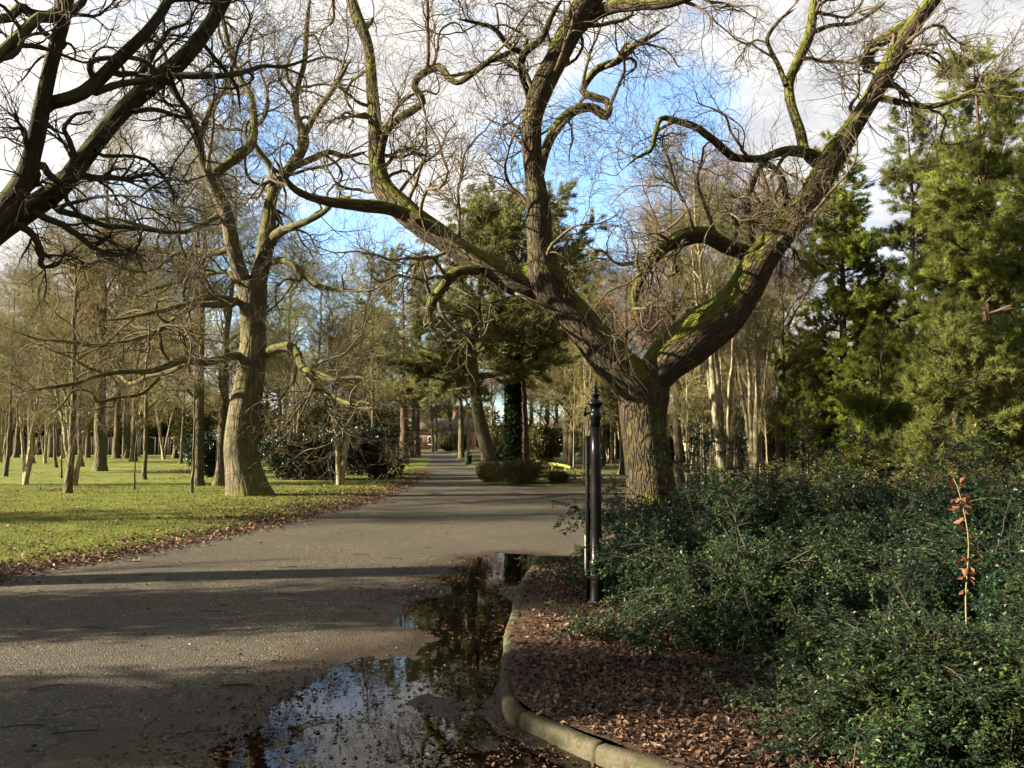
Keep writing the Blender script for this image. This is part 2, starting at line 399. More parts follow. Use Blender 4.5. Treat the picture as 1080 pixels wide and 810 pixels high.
ck = N(t, 'ShaderNodeTexVoronoi', feature='DISTANCE_TO_EDGE', inp={'Scale': .42}); L(t, wv.outputs[0], ck.inputs['Vector'])
ckm = mathn(t, 'MULTIPLY', mathn(t, 'SUBTRACT', 1., ramp(t, ck.outputs['Distance'], .001, .006)), ramp(t, noise(t, v, .7, 3), .45, .6))
c = mixc(t, mathn(t, 'MULTIPLY', ckm, .75), c, (.018, .016, .013))
mn = ramp(t, mathn(t, 'ADD', mathn(t, 'MULTIPLY', noise(t, v, 9., 6, .7), .7), mathn(t, 'MULTIPLY', am, .6)), .58, .8)
c = mixc(t, mathn(t, 'MULTIPLY', mn, am), c, (.062, .043, .026))
c = mixc(t, mathn(t, 'MULTIPLY', aw, .55), c, (.016, .013, .010))
L(t, c, p.inputs['Base Color'])
rg = N(t, 'ShaderNodeMapRange', inp={3: .82, 4: .38}); L(t, aw, rg.inputs[0]); L(t, rg.outputs[0], p.inputs['Roughness'])
bump(t, p, mathn(t, 'ADD', mathn(t, 'MULTIPLY', vo.outputs['Distance'], -1.), mathn(t, 'MULTIPLY', noise(t, v, 30, 4), .6)), .75, .008)
M['road'] = m
m, t, p = mat('lawn'); v = pos_vec(t)
c = mixc(t, ramp(t, noise(t, v, 3., 6, .7), .35, .68), (.085, .125, .016), (.17, .215, .028))
c = mixc(t, mathn(t, 'MULTIPLY', ramp(t, noise(t, v, .35, 4), .45, .62), .6), c, (.24, .22, .035))
c = mixc(t, mathn(t, 'MULTIPLY', ramp(t, noise(t, v, .9, 7, .75), .53, .62), .8), c, (.085, .05, .03))
L(t, c, p.inputs['Base Color']); p.inputs['Roughness'].default_value = .95
bump(t, p, noise(t, v, 22., 5, .7), 1., .09)
M['lawn'] = m
m, t, p = mat('woodland_soil'); v = pos_vec(t)
c = mixc(t, ramp(t, noise(t, v, 14., 6, .7), .35, .65), (.035, .022, .014), (.10, .055, .032))
c = mixc(t, ramp(t, noise(t, v, 60., 3, .7), .55, .75), c, (.16, .09, .05))
L(t, c, p.inputs['Base Color']); bump(t, p, noise(t, v, 35., 5, .7), 1., .04)
M['soil'] = m
m, t, p = mat('woodland_grass'); v = pos_vec(t)
c = mixc(t, ramp(t, noise(t, v, 2., 6, .7), .4, .62), (.09, .115, .018), (.075, .05, .03))
L(t, c, p.inputs['Base Color']); bump(t, p, noise(t, v, 18., 5, .7), 1., .08)
M['wgrass'] = m

# base sheet
make_mesh('ground', [(-1500, -1500, -.2), (1500, -1500, -.2), (1500, 1500, -.2), (-1500, 1500, -.2)], [[[0, 1, 2, 3]]], M['wgrass'])['kind'] = 'structure'
# road sheet
xs = np.concatenate([np.arange(-14, -3.6, .4), np.arange(-3.6, 1.6, .028), np.arange(1.6, 42, .6)])
ys = np.concatenate([np.arange(-6, 3.1, .5), np.arange(3.1, 6.5, .028), np.arange(6.5, 13, .05), np.arange(13, 150, 1.)])
X, Y = np.meshgrid(xs, ys); q = np.stack([X.ravel(), Y.ravel()], 1); h, d, n = road_h(q)
wet = np.clip(1 - (d + .1 * n) / .45, 0, 1) ** 1.5; mud = np.clip(1 - (d + .25 * n) / 1.1, 0, 1)
mud = np.maximum(mud, np.clip(1 - (q[:, 1] + .5 * n - 4.3) / 1.0, 0, 1) * np.clip((q[:, 0] + 3.6) / 2., 0, 1))
tag(make_mesh('road', np.column_stack([q, h]), [quads(X.shape)], M['road'], smooth=True, attrs={'wet': wet, 'mud': mud}), kind='structure')
# lawn: strip left of the road edge
off = np.concatenate([np.arange(-.5, 6, .12), np.arange(6, 30, .8), np.array([35, 45, 60, 90, 150, 300.])])
ys = np.concatenate([np.arange(-6, 9, 1.), np.arange(9, 34, .15), np.arange(34, 90, 1.), np.arange(90, 141, 5)])
O, Y = np.meshgrid(off, ys); X = left_edge(Y) - O; q = np.stack([X.ravel(), Y.ravel()], 1)
tag(make_mesh('lawn', np.column_stack([q, lawn_h(q)]), [quads(X.shape)[:, ::-1]], M['lawn'], smooth=True), kind='structure')
# right strips
def strip(name, ef, y0, y1, dy, m, h0, far=300):
    off = np.concatenate([np.arange(-.3, 4, .12), np.arange(4, 30, .8), np.array([35, 60, 120, far])])
    ys = np.arange(y0, y1, dy); O, Y = np.meshgrid(off, ys); X = ef(Y) + O; q = np.stack([X.ravel(), Y.ravel()], 1)
    dd = O.ravel() + .12 * nz_edge(q)
    h = -.03 + h0 * np.clip(dd / .35, 0, 1) + .02 * nz_edge(q) * np.clip(dd, 0, 1)
    return tag(make_mesh(name, np.column_stack([q, h]), [quads(X.shape)], m, smooth=True), kind='structure')
strip('woodland_floor', tree_edge, 12.3, 24.9, .15, M['soil'], .10, far=60)
strip('park_ground', isl_edge, 28.6, 140, .3, M['wgrass'], .10)
# bed
off = np.concatenate([np.arange(.06, 4, .05), np.arange(4, 14, .4)])
ys = np.arange(kerb[:, 1].min() + .05, 11.05, .05); O, Y = np.meshgrid(off, ys); X = bed_edge(Y) + O; q = np.stack([X.ravel(), Y.ravel()], 1)
tag(make_mesh('planting_bed', np.column_stack([q, bed_h(q)]), [quads(X.shape)], M['soil'], smooth=True), kind='structure')
# kerb
m, t, p = mat('mossy_concrete'); v = pos_vec(t)
c = mixc(t, ramp(t, noise(t, v, 5., 6, .7), .38, .62), (.085, .072, .048), (.045, .045, .02))
c = mixc(t, ramp(t, noise(t, v, 45., 4, .7), .5, .75), c, (.11, .095, .06))
c = mixc(t, ramp(t, noise(t, v, 2.2, 5, .7), .48, .62), c, (.05, .036, .02))
L(t, c, p.inputs['Base Color']); bump(t, p, noise(t, v, 60, 5), .6, .01); c = mixc(t, mathn(t, 'MULTIPLY', ramp(t, noise(t, v, 9., 6, .75), .5, .6), .8), c, (.04, .042, .016)); L(t, c, p.inputs['Base Color']); M['kerb'] = m
kz = Sines(61, [14., 40.], 6)
def kerb_strip(path, w_, z):
    mb = MB(); T = norm(np.gradient(path, axis=0)); Nn = np.stack([-T[:, 1], T[:, 0]], 1)
    seg = np.concatenate([[0], np.cumsum(np.linalg.norm(np.diff(path, axis=0), axis=1))]); nseg = max(1, int(round(seg[-1] / .62)))
    prof = [(0, -.08), (0, z - .022), (.008, z - .008), (.024, z), (w_ - .024, z), (w_ - .008, z - .008), (w_, z - .03), (w_, -.08)]
    for k in range(nseg):
        s0, s1 = seg[-1] * k / nseg + .004, seg[-1] * (k + 1) / nseg - .004
        K_ = 22; ss = np.linspace(s0, s1, K_); px = np.interp(ss, seg, path[:, 0]); py = np.interp(ss, seg, path[:, 1])
        nx = np.interp(ss, seg, Nn[:, 0]); ny = np.interp(ss, seg, Nn[:, 1]); dz = rs.uniform(-.008, .008); dn = rs.uniform(-.008, .008)
        V = np.array([[px[i] + nx[i] * (a + dn), py[i] + ny[i] * (a + dn), b + dz + .003 * math.sin(9 * ss[i])] for i in range(K_) for a, b in prof]); n = len(prof)
        V = V + np.stack([kz(V + 3.), kz(V + 9.), kz(V) * .8], 1) * .0035; idx = np.arange(K_ * n).reshape(K_, n)
        mb.raw(V, [np.stack([idx[:-1, :-1], idx[1:, :-1], idx[1:, 1:], idx[:-1, 1:]], -1).reshape(-1, 4), idx[:1], idx[-1:, ::-1]])
    return mb
kb = kerb_strip(kerb, .10, .082)
e2 = np.array([gnd(607, 594.5) + [1.2, 0], gnd(565, 595) + [.02, .0]])
mb = kerb_strip(e2[:, :] + np.array([[0, .12], [0, .12]]), .10, .10)
for V_, in zip(mb.V): pass
kb.raw(np.concatenate(mb.V), [np.concatenate(f) for f in mb.F.values() if 1][:0])
off0 = kb.n
for Vv in [np.concatenate(mb.V)]:
    kb.raw(Vv, [np.concatenate(f) for f in mb.F.values()])
tag(kb.build('kerb', M['kerb']), kind='structure')
# water
m, t, p = mat('puddle_water'); t.nodes.remove(p)
tr = N(t, 'ShaderNodeBsdfTransparent', inp={0: (.50, .38, .24, 1)}); gl = N(t, 'ShaderNodeBsdfGlossy', inp={0: (1, 1, 1, 1), 'Roughness': .012})
fr = N(t, 'ShaderNodeFresnel', inp={0: 1.33}); mx = N(t, 'ShaderNodeMixShader')
b = N(t, 'ShaderNodeBump', inp={'Strength': .12, 'Distance': .004}); L(t, noise(t, pos_vec(t), 9., 3), b.inputs['Height'])
L(t, b.outputs[0], gl.inputs['Normal']); L(t, b.outputs[0], fr.inputs['Normal'])
L(t, fr.outputs[0], mx.inputs[0]); L(t, tr.outputs[0], mx.inputs[1]); L(t, gl.outputs[0], mx.inputs[2]); L(t, mx.outputs[0], t.nodes['Material Output'].inputs[0])
M['water'] = m
wx = np.array([[-4.2, 3.0], [1.3, 3.0], [1.0, 13.0], [-4.2, 13.0]])
tag(make_mesh('puddle', np.column_stack([wx, np.full(4, WATER_Z)]), [[[0, 1, 2, 3]]], M['water']), kind='structure')

# ------------------------------------------------------------------ ground litter and grass
def frustum_pts(n, y0, y1, x0, x1, pw=1.):
    y = y0 + (y1 - y0) * rs.uniform(0, 1, n) ** pw; u = rs.uniform(-.66, .66, n); x = u * y
    k = (x > x0) & (x < x1); return np.stack([x[k], y[k]], 1)
def flat_leaves(mb, q, z, size, wd=.6, tilt=.35):
    n = len(q); a = rs.uniform(0, 6.283, n); D = np.stack([np.cos(a), np.sin(a), rs.normal(size=n) * tilt], 1)
    C = np.column_stack([q, z + np.abs(D[:, 2]) * size * .5 + .003])
    mb.leaves(C - D * 0.0, D, size, wd, .35, up=np.array([[0, 0, 1.]]))
# bed leaves
mb = MB(); q = frustum_pts(60000, 3.4, 11.1, -1, 3, .8); dk = q[:, 0] - bed_edge(q[:, 1]); q = q[(dk > .01) & (dk < .13) & (rs.uniform(size=len(q)) < .35 * np.clip(.4 + Sines(24, [1.5, 5.])(q), 0, 1))]
flat_leaves(mb, q, np.full(len(q), .084), rs.uniform(.012, .04, len(q)), .6, .2)
q = frustum_pts(130000, 3.4, 11.1, -1, 9, .8); q = q[q[:, 0] > bed_edge(q[:, 1]) + .10 + .05 * rs.normal(size=len(q))]
dn = Sines(21, [1.5, 4.])(q); q = q[rs.uniform(size=len(q)) < np.clip(.62 + .45 * dn, .12, 1)][:42000]
flat_leaves(mb, q, bed_h(q), rs.uniform(.018, .056, len(q)), .6, .45)
tag(mb.build('bed_leaf_litter', M['litter']), kind='stuff')
# verge leaves
mb = MB(); q = frustum_pts(330000, 9, 45, -30, 2, 1.1); d = left_edge(q[:, 1]) - q[:, 0]
wv = .35 + .8 * np.clip(Sines(22, [.5, 1.4])(np.column_stack([q[:, 1] * 1.0, q[:, 1] * 0])) + .5, 0.15, 1.4)
prob = np.where(d > -.25, np.exp(-np.clip(d - .1, 0, 99) / wv * 1.3), np.exp((d + .25) * 6)) * 1.0
patch = np.clip(Sines(23, [.35, 1.2])(q) - .35, 0, 1) * (d > 0) * .6
prob = np.clip(prob, 0, 1) * .8 + patch + .012 * (d > 0)
k = rs.uniform(size=len(q)) < prob; q = q[k]; d = d[k]
flat_leaves(mb, q, np.maximum(lawn_h(q), 0) + .012, rs.uniform(.035, .085, len(q)), .65, .4)
tag(mb.build('verge_leaf_litter', M['litter_pale']), kind='stuff')
# road debris and wet leaves round the puddle
mb = MB(); q = frustum_pts(170000, 3.3, 13, -5, 1.5, .8); q = q[q[:, 0] < bed_edge(q[:, 1]) - .02]; h, d, n = road_h(q)
k = rs.uniform(size=len(q)) < np.clip(np.exp(-np.abs(d) / .28) * .6 + .22 * (d < 0) + .008, 0, 1) * np.clip(.5 + .6 * pn(q * .6), .03, 1); q = q[k]; h = h[k]
zf = np.maximum(h, np.where(rs.uniform(size=len(q)) < .4, WATER_Z, -1))
flat_leaves(mb, q, zf, rs.uniform(.010, .042, len(q)) ** 1., .55, .15)
q = frustum_pts(9000, 3.3, 30, -6, 3, 1.); d = sdist(q, pud); q = q[(rs.uniform(size=len(q)) < .05 + .3 * np.exp(-np.clip(q[:, 0] - left_edge(q[:, 1]), 0, 9) * 1.5))]
q = q[(q[:, 0] > left_edge(q[:, 1]))]; q = q[(q[:, 1] > 11) | (q[:, 0] < bed_edge(q[:, 1]))]
flat_leaves(mb, q, np.zeros(len(q)) + .002, rs.uniform(.02, .06, len(q)), .5, .3)
tag(mb.build('road_leaf_litter', M['litter']), kind='stuff')
# fallen twigs on the road
P = []; 
for i in range(46):
    q = frustum_pts(1, 3.6, 13, -6, 1); 
    while not len(q) or sdist(q, pud)[0] < -.3 or (q[0, 0] > bed_edge(q[0, 1]) - .1): q = frustum_pts(1, 3.6, 13, -6, 1)
    a = rs.normal() * .5; l = rs.uniform(.06, .25); c0 = np.array([q[0, 0], q[0, 1], .010])
    P.append(catmull([c0, c0 + [l * .5 * math.cos(a), l * .5 * math.sin(a) + rs.normal() * .01, .006], c0 + [l * math.cos(a), l * math.sin(a), 0]], 5))
P = np.array(P); mb = MB(); mb.tubes(P, np.full(P.shape[:2], .004), 4)
tag(mb.build('fallen_twigs', M['twig_dark']), kind='stuff')
# grass
mb = MB(); q = frustum_pts(420000, 9.5, 30, -40, 0, 1.0); d = left_edge(q[:, 1]) - q[:, 0]; k = (d > .05) & (rs.uniform(size=len(q)) < np.clip(d / .8, .25, 1) * .9); q = q[k]
D = np.column_stack([rs.normal(size=(len(q), 2)) * .55, np.ones(len(q))])
mb.needles(np.column_stack([q, lawn_h(q) - .004]), D, rs.uniform(.025, .06, len(q)), .011)
tag(mb.build('grass', M['grass']), kind='stuff')

# ------------------------------------------------------------------ traced trees
def px_limb(pts, Y, d0=0., d1=0., S=None, seed=0):
    a = np.array(pts, float); n = len(a); tt = np.linspace(0, 1, n)
    r = np.random.RandomState(seed)
    dd = d0 + (d1 - d0) * tt + .012 * Y * np.sin(tt * 5 + r.uniform(0, 6)) * tt
    pr = np.array([np.append(at(a[i, 0], a[i, 1], Y + dd[i]), a[i, 2] * .5 / F * (Y + dd[i])) for i in range(n)])
    ln = np.linalg.norm(np.diff(pr[:, :3], axis=0), axis=1).sum()
    S = S or int(np.clip(ln / .12, 12, 160))
    c = catmull(pr, S); return c[:, :3], np.maximum(c[:, 3], .006)
dsin = Sines(31, [1.2, 3.5, 9.])
def barkdisp(amp, flare=0., k=5, fh=.8):
    def f(A, P, dirs):
        p = P[:, :, None] + dirs * .3
        o = dsin(p * np.array([1, 1, .5])) * amp
        if flare:
            ang = np.arctan2(dirs[..., 1], dirs[..., 0]); s = A[..., 2]
            o = o + flare * np.exp(-s / fh) * (.25 + .95 * np.abs(np.sin(ang * k / 2 + .6 + .5 * np.sin(2 * ang))) ** 1.6) 
        return o
    return f

kn = [Sines(41 + j, [1.3, 3.2]) for j in range(3)]
def traced_tree(name, label, cat, Y, trunk, limbs, bark, twigmat, base_px, n1, n2, n3, n4, l1, seed, flare=.5, fh=.5, l1up=.05, gn=.28, trunk_label=None, rtw=.006, extra=None):
    x0, y0 = at(base_px, HZ, Y)[0], Y
    root = empty(name, (x0, y0, 0), label, cat); o0 = np.array([x0, y0, 0])
    P, Rr = px_limb(trunk, Y, 0, 0, seed=seed); P = P - o0; P[:, 1] *= .3
    mb = MB(); mb.tubes(P[None], Rr[None], 40, barkdisp(.035, flare, 6, fh))
    mb.build('trunk', bark, root, True, True)
    Ps, Rs = [], []
    for i, lb in enumerate(limbs):
        pts, d0, d1 = lb[:3]
        P, Rr = px_limb(pts, Y, d0, d1, seed=seed + i); P = P - o0
        u_ = np.linspace(0, 1, len(P)); Rr = Rr * np.clip((1 - u_) / .12, .18, 1) if pts[-1][2] < 9 else Rr
        wn_ = np.clip(u_ / .15, 0, 1)[:, None] * np.minimum(Rr * .30 + .02, .055)[:, None]
        P = P + wn_ * np.stack([kn[j](P + i * 7.) for j in range(3)], 1); Rr = Rr * (1 + .10 * kn[0](P * 1.7))
        if Rr.max() > .035: P = P + norm(rs.normal(size=(len(P), 3))) * 0
        mb = MB(); k = 20 if Rr[0] > .15 else 12 if Rr[0] > .07 else 8
        mb.tubes(P[None], Rr[None] * (.84 if Y < 12 else .93), k, barkdisp(.09)); mb.build('limb', bark, root, True, True)
        s = catmull(np.column_stack([P, Rr]), 24); Ps.append(s[:, :3]); Rs.append(s[:, 3])
    Ps, Rs = np.array(Ps), np.array(Rs); r = np.random.RandomState(seed)
    lo = .18
    A, a = grow(Ps, Rs, n1, lo, 1., l1, 50, 18, .15, l1up, .5, .014, .055, .2, .35, r, gn)
    B, b = grow(np.concatenate([A]), a, n2, .15, 1., l1 * .46, 44, 12, .13, .03, .5, .005, .018, .35, .3, r, .18)
    C, c = grow(B, b, n3, .15, 1., l1 * .24, 40, 7, .12, .02, .65, rtw * .75, .008, .5, .3, r, .1)
    mb = MB(); mb.tubes(A, a, 6); mb.tubes(B, b, 4); mb.tubes(C, c, 3)
    if n4:
        D, d = grow(C, c, n4, .2, 1., l1 * .12, 40, 5, .12, .0, .8, rtw * .75, .006, .5, .3, r, .08); mb.tubes(D, d, 3)
    # short twigs straight from the limbs
    E, e = grow(Ps, Rs, n2 // 12, .3, 1., l1 * .3, 62, 7, .2, .02, .12, rtw, .012, .4, .2, r, .15); mb.tubes(E, e, 3)
    G, g = grow(E, e, n2 // 4, .2, 1., l1 * .16, 45, 5, .15, .02, .8, rtw * .8, .008, .5, .2, r, .1); mb.tubes(G, g, 3)
    mb.build('twigs', twigmat, root)
    return root

# right tree: the big forked oak
YR = 20.5
oak_trunk = [(689, 546, 60), (687, 520, 52), (685, 500, 49), (681, 470, 46), (678, 440, 48), (677, 412, 54), (672, 398, 52)]
oak = [
 ([(684, 450, 34), (674, 412, 52), (650, 383, 52), (620, 350, 47), (595, 320, 44), (578, 295, 44), (571, 262, 30), (569, 222, 27), (564, 175, 24), (562, 130, 24), (572, 92, 27), (588, 62, 28), (604, 32, 28), (620, 2, 29), (648, -28, 26), (690, -60, 20)], 0, -2.0),
 ([(600, 325, 30), (572, 298, 38), (545, 296, 36), (512, 281, 33), (472, 256, 28), (432, 228, 27), (404, 200, 26), (397, 168, 18), (397, 130, 14), (392, 90, 13), (386, 50, 12), (374, 18, 13), (366, -14, 12), (352, -60, 9)], -.6, 1.5),
 ([(430, 228, 14), (404, 216, 14), (378, 214, 13), (350, 212, 11), (325, 205, 9), (308, 194, 8), (296, 176, 5), (285, 160, 3)], -.4, -2.5),
 ([(400, 172, 10), (405, 143, 10), (418, 126, 10), (436, 115, 10), (446, 106, 9), (438, 92, 9), (444, 80, 10), (464, 70, 10), (474, 82, 8), (484, 86, 7), (500, 75, 7), (520, 62, 6), (538, 55, 5), (556, 30, 3)], .4, -1.5),
 ([(505, 285, 14), (488, 286, 14), (476, 292, 14), (468, 305, 13), (458, 318, 12), (453, 332, 9), (457, 342, 8)], -.5, -1.1),
 ([(566, 205, 12), (575, 152, 12), (588, 128, 13), (603, 117, 12), (622, 114, 12), (638, 122, 11), (640, 108, 9), (622, 102, 10), (612, 94, 9), (628, 76, 10), (652, 66, 9), (668, 50, 9), (678, 44, 7), (692, 36, 5), (715, 20, 3)], .2, 2.),
 ([(590, 55, 14), (618, 22, 18), (645, 8, 17), (672, 4, 15), (705, 2, 13), (740, -8, 9)], -.8, -3.),
 ([(563, 140, 8), (560, 100, 7), (553, 80, 7), (552, 55, 8), (572, 38, 7), (583, 12, 6), (600, -12, 5)], -.4, -2.5),
 ([(552, 56, 6), (536, 48, 6), (522, 30, 5), (505, 24, 4), (480, 20, 3)], -.8, -2.),
 ([(672, 430, 30), (682, 408, 42), (702, 380, 45), (730, 356, 44), (760, 332, 42), (785, 303, 40), (803, 275, 37), (824, 250, 34), (846, 226, 34), (866, 196, 31), (880, 170, 29), (900, 136, 22), (922, 98, 21), (945, 58, 21), (968, 20, 19), (992, -10, 18), (1030, -60, 14)], 0, -1.5),
 ([(806, 280, 18), (788, 268, 17), (768, 262, 16), (745, 249, 16), (720, 249, 14), (697, 263, 13), (681, 284, 12), (671, 308, 12), (671, 328, 10), (675, 342, 7)], .3, -1.8),
 ([(882, 178, 18), (863, 168, 15), (845, 162, 14), (825, 161, 12), (803, 169, 10), (778, 169, 10), (766, 160, 10), (753, 147, 9), (735, 133, 8), (720, 128, 8), (697, 125, 6), (690, 145, 6), (686, 160, 5), (670, 168, 4), (650, 185, 3)], 0, -2.),
 ([(860, 172, 14), (849, 160, 13), (843, 138, 12), (832, 108, 11), (831, 85, 12), (842, 60, 12), (853, 38, 11), (857, 10, 10), (858, -15, 8)], .1, 1.8),
 ([(829, 90, 6), (822, 70, 6), (811, 50, 5), (808, 38, 5), (822, 20, 4), (840, 8, 3)], .5, 1.),
 ([(856, 34, 6), (875, 27, 5), (900, 25, 5), (915, 15, 4), (935, 0, 3)], 1.3, 2.5),
 ([(803, 170, 8), (816, 176, 8), (826, 190, 8), (829, 212, 7), (826, 235, 7), (822, 262, 9)], 0, -.1),
 ([(808, 168, 7), (796, 190, 7), (788, 212, 7), (790, 235, 6), (795, 262, 8)], 0, .2),
 ([(962, 24, 16), (945, 36, 16), (928, 47, 15), (918, 57, 15), (916, 68, 14), (921, 72, 9)], -.9, -.6),
 ([(922, 102, 9), (938, 106, 8), (960, 111, 7), (985, 113, 7), (1008, 106, 6), (1025, 98, 6), (1045, 93, 4), (1072, 74, 3), (1095, 60, 2)], -.6, -3.),
 ([(1025, 98, 4), (1050, 100, 3), (1090, 104, 2)], -2., -3.),
]
traced_tree('oak_tree', 'huge bare oak forking low into two gnarled mossy arms, right of the road', 'tree', YR, oak_trunk, oak, M['oak'], M['twig'], 689,
            125, 1150, 6500, 8000, 3.6, 101, flare=.12, fh=.5, gn=.19)
# left tree
YL = 24.0
lt = [(264, 537, 50), (263, 526, 48), (261, 515, 43), (257, 495, 37), (254, 470, 34), (256, 440, 32), (261, 405, 30), (265, 370, 27), (265, 340, 25), (265, 312, 30), (266, 300, 30)]
ll = [
 ([(262, 330, 18), (258, 305, 20), (250, 280, 19), (243, 250, 18), (238, 222, 16), (224, 192, 14), (214, 166, 12), (210, 142, 11), (203, 123, 8), (190, 105, 7), (177, 88, 6), (174, 60, 5), (160, 30, 4), (150, 0, 3)], 0, -1.5),
 ([(268, 325, 18), (272, 302, 20), (279, 275, 20), (283, 245, 17), (285, 215, 13), (292, 195, 12), (306, 176, 11), (316, 160, 11), (320, 146, 10), (311, 122, 8), (312, 95, 7), (320, 65, 6), (327, 10, 5), (332, -20, 4)], 0, 1.5),
 ([(222, 190, 10), (237, 173, 12), (252, 160, 13), (264, 150, 12), (268, 130, 11), (266, 104, 9), (256, 88, 8), (247, 70, 7), (240, 45, 6), (233, 12, 5), (228, -15, 4)], -.6, 1.2),
 ([(211, 143, 8), (220, 120, 8), (228, 106, 8), (240, 92, 6), (250, 75, 4), (270, 60, 3)], -.5, -2.),
 ([(319, 145, 7), (332, 122, 7), (345, 104, 6), (356, 88, 5), (372, 60, 3)], .8, -.5),
 ([(281, 262, 12), (297, 248, 11), (318, 238, 9), (340, 225, 7), (356, 212, 5), (380, 205, 3)], 0, -2.),
 ([(306, 178, 7), (325, 168, 7), (345, 160, 6), (365, 165, 5), (390, 158, 3)], .4, 2.5),
 ([(268, 152, 7), (285, 178, 8), (284, 210, 8), (300, 240, 6)], .2, .6),
 ([(262, 322, 10), (248, 318, 9), (232, 314, 9), (216, 313, 8), (200, 320, 7), (180, 325, 6), (155, 330, 5), (130, 335, 4), (100, 338, 3)], 0, -3.),
 ([(256, 305, 7), (244, 322, 8), (230, 323, 8), (205, 325, 8), (190, 335, 7), (172, 345, 7), (155, 353, 6), (128, 360, 5), (100, 363, 5), (70, 360, 4), (40, 358, 3), (5, 345, 2)], 0, -4.),
 ([(265, 378, 10), (245, 375, 9), (215, 380, 9), (195, 378, 9), (180, 385, 8), (160, 392, 7), (128, 393, 6), (100, 398, 5), (83, 404, 5), (50, 408, 4), (15, 414, 3)], 0, -5.),
 ([(200, 382, 6), (178, 392, 7), (160, 398, 6), (140, 405, 5), (128, 397, 4), (108, 395, 3)], -1., 1.),
 ([(168, 398, 5), (150, 415, 5), (125, 420, 5), (104, 424, 5), (98, 415, 4), (80, 410, 3), (60, 432, 3), (40, 444, 2)], -1.5, -4.),
 ([(245, 262, 9), (225, 266, 9), (200, 268, 8), (175, 265, 8), (150, 263, 7), (128, 270, 6), (100, 276, 5), (75, 285, 4), (43, 291, 3)], 0, 2.5),
 ([(262, 305, 6), (247, 293, 6), (238, 287, 5), (215, 290, 5), (190, 298, 4), (160, 305, 3), (135, 318, 2)], 0, 2.),
 ([(270, 378, 10), (288, 370, 9), (306, 367, 9), (314, 376, 9), (320, 390, 8), (335, 396, 7), (350, 402, 6), (375, 398, 4), (400, 405, 3)], 0, -2.5),
 ([(320, 388, 6), (330, 404, 6), (345, 415, 6), (362, 424, 5), (385, 430, 4), (405, 428, 3)], -1., -4.),
 ([(282, 278, 8), (298, 274, 7), (314, 283, 7), (325, 293, 6), (337, 300, 6), (360, 303, 5), (385, 306, 3), (410, 300, 2)], 0, -2.),
 ([(236, 225, 7), (222, 232, 7), (198, 243, 6), (175, 244, 5), (150, 238, 5), (110, 230, 4), (75, 240, 3)], -.3, -3.),
]
traced_tree('beech_tree', 'tall bare tree with pale smooth leaning trunk on the lawn left of the road', 'tree', YL, lt, ll, M['beech'], M['twig'], 263,
            115, 1000, 5500, 6500, 3.6, 202, flare=.34, fh=.22, gn=.15)
# near tree at the top left, trunk just outside the frame
YN = 9.6
nt_ = [(-118, 625, 96), (-112, 590, 62), (-100, 520, 50), (-88, 450, 46), (-70, 380, 42), (-55, 320, 40), (-42, 290, 38)]
nl = [
 ([(-60, 330, 30), (-30, 268, 30), (2, 243, 26), (35, 222, 24), (67, 198, 23), (98, 158, 22), (127, 122, 21), (158, 92, 21), (187, 66, 20), (210, 40, 19), (227, 16, 18), (245, -18, 17), (265, -70, 14)], 0, 1.2),
 ([(-50, 300, 30), (-25, 255, 28), (2, 222, 25), (22, 190, 21), (34, 155, 19), (40, 127, 19), (46, 95, 17), (53, 60, 16), (61, 30, 15), (66, 2, 15), (72, -40, 13)], 0, -1.),
 ([(38, 128, 12), (52, 113, 17), (73, 107, 17), (93, 99, 17), (113, 82, 17), (133, 60, 17), (150, 42, 16), (163, 26, 15), (176, 4, 14), (188, -30, 11)], -.5, -.6),
 ([(176, 4, 12), (190, 3, 8), (207, 3, 7), (222, 0, 5), (240, -12, 4)], -.6, -.2),
 ([(100, 98, 9), (120, 90, 9), (140, 86, 8), (157, 85, 8), (180, 81, 8), (205, 82, 8), (233, 82, 7), (255, 78, 7), (277, 71, 6), (297, 72, 5), (317, 66, 4), (340, 50, 3)], -.4, 2.),
 ([(-60, 90, 16), (-30, 80, 15), (0, 56, 14), (15, 42, 13), (28, 30, 12), (42, 18, 11), (60, 18, 10), (83, 5, 9), (100, -18, 7)], -2., -.8),
 ([(-20, 20, 9), (8, 20, 10), (22, 8, 10), (30, 14, 11), (50, 17, 10), (66, 8, 9)], -1., -.6),
 ([(178, 76, 6), (186, 98, 6), (198, 118, 5), (206, 135, 5), (216, 165, 3)], .3, 1.),
 ([(140, 118, 6), (165, 117, 6), (185, 123, 5), (205, 128, 4)], .3, 1.),
 ([(133, 60, 6), (150, 64, 6), (163, 75, 6), (180, 92, 5)], -.6, 1.),
 ([(100, 158, 5), (110, 165, 5), (140, 165, 4), (160, 172, 4), (182, 198, 4), (184, 218, 3)], .2, 1.5),
 ([(55, 212, 8), (62, 222, 8), (85, 228, 7), (110, 238, 6), (140, 240, 5), (180, 245, 4), (205, 243, 3)], .1, 1.6),
 ([(60, 222, 5), (80, 215, 5), (103, 208, 4), (130, 206, 3), (160, 210, 2)], .1, -1.),
 ([(205, 35, 5), (222, 55, 5), (240, 75, 5), (252, 92, 4), (255, 120, 3)], .4, 1.6),
]
traced_tree('mossy_tree', 'near mossy limbs of a bare tree reaching in across the top left corner', 'tree', YN, nt_, nl, M['near'], M['twig_dark'], -118,
            46, 420, 2200, 2200, 1.6, 303, flare=.35, fh=.3, rtw=.0026, gn=.17)

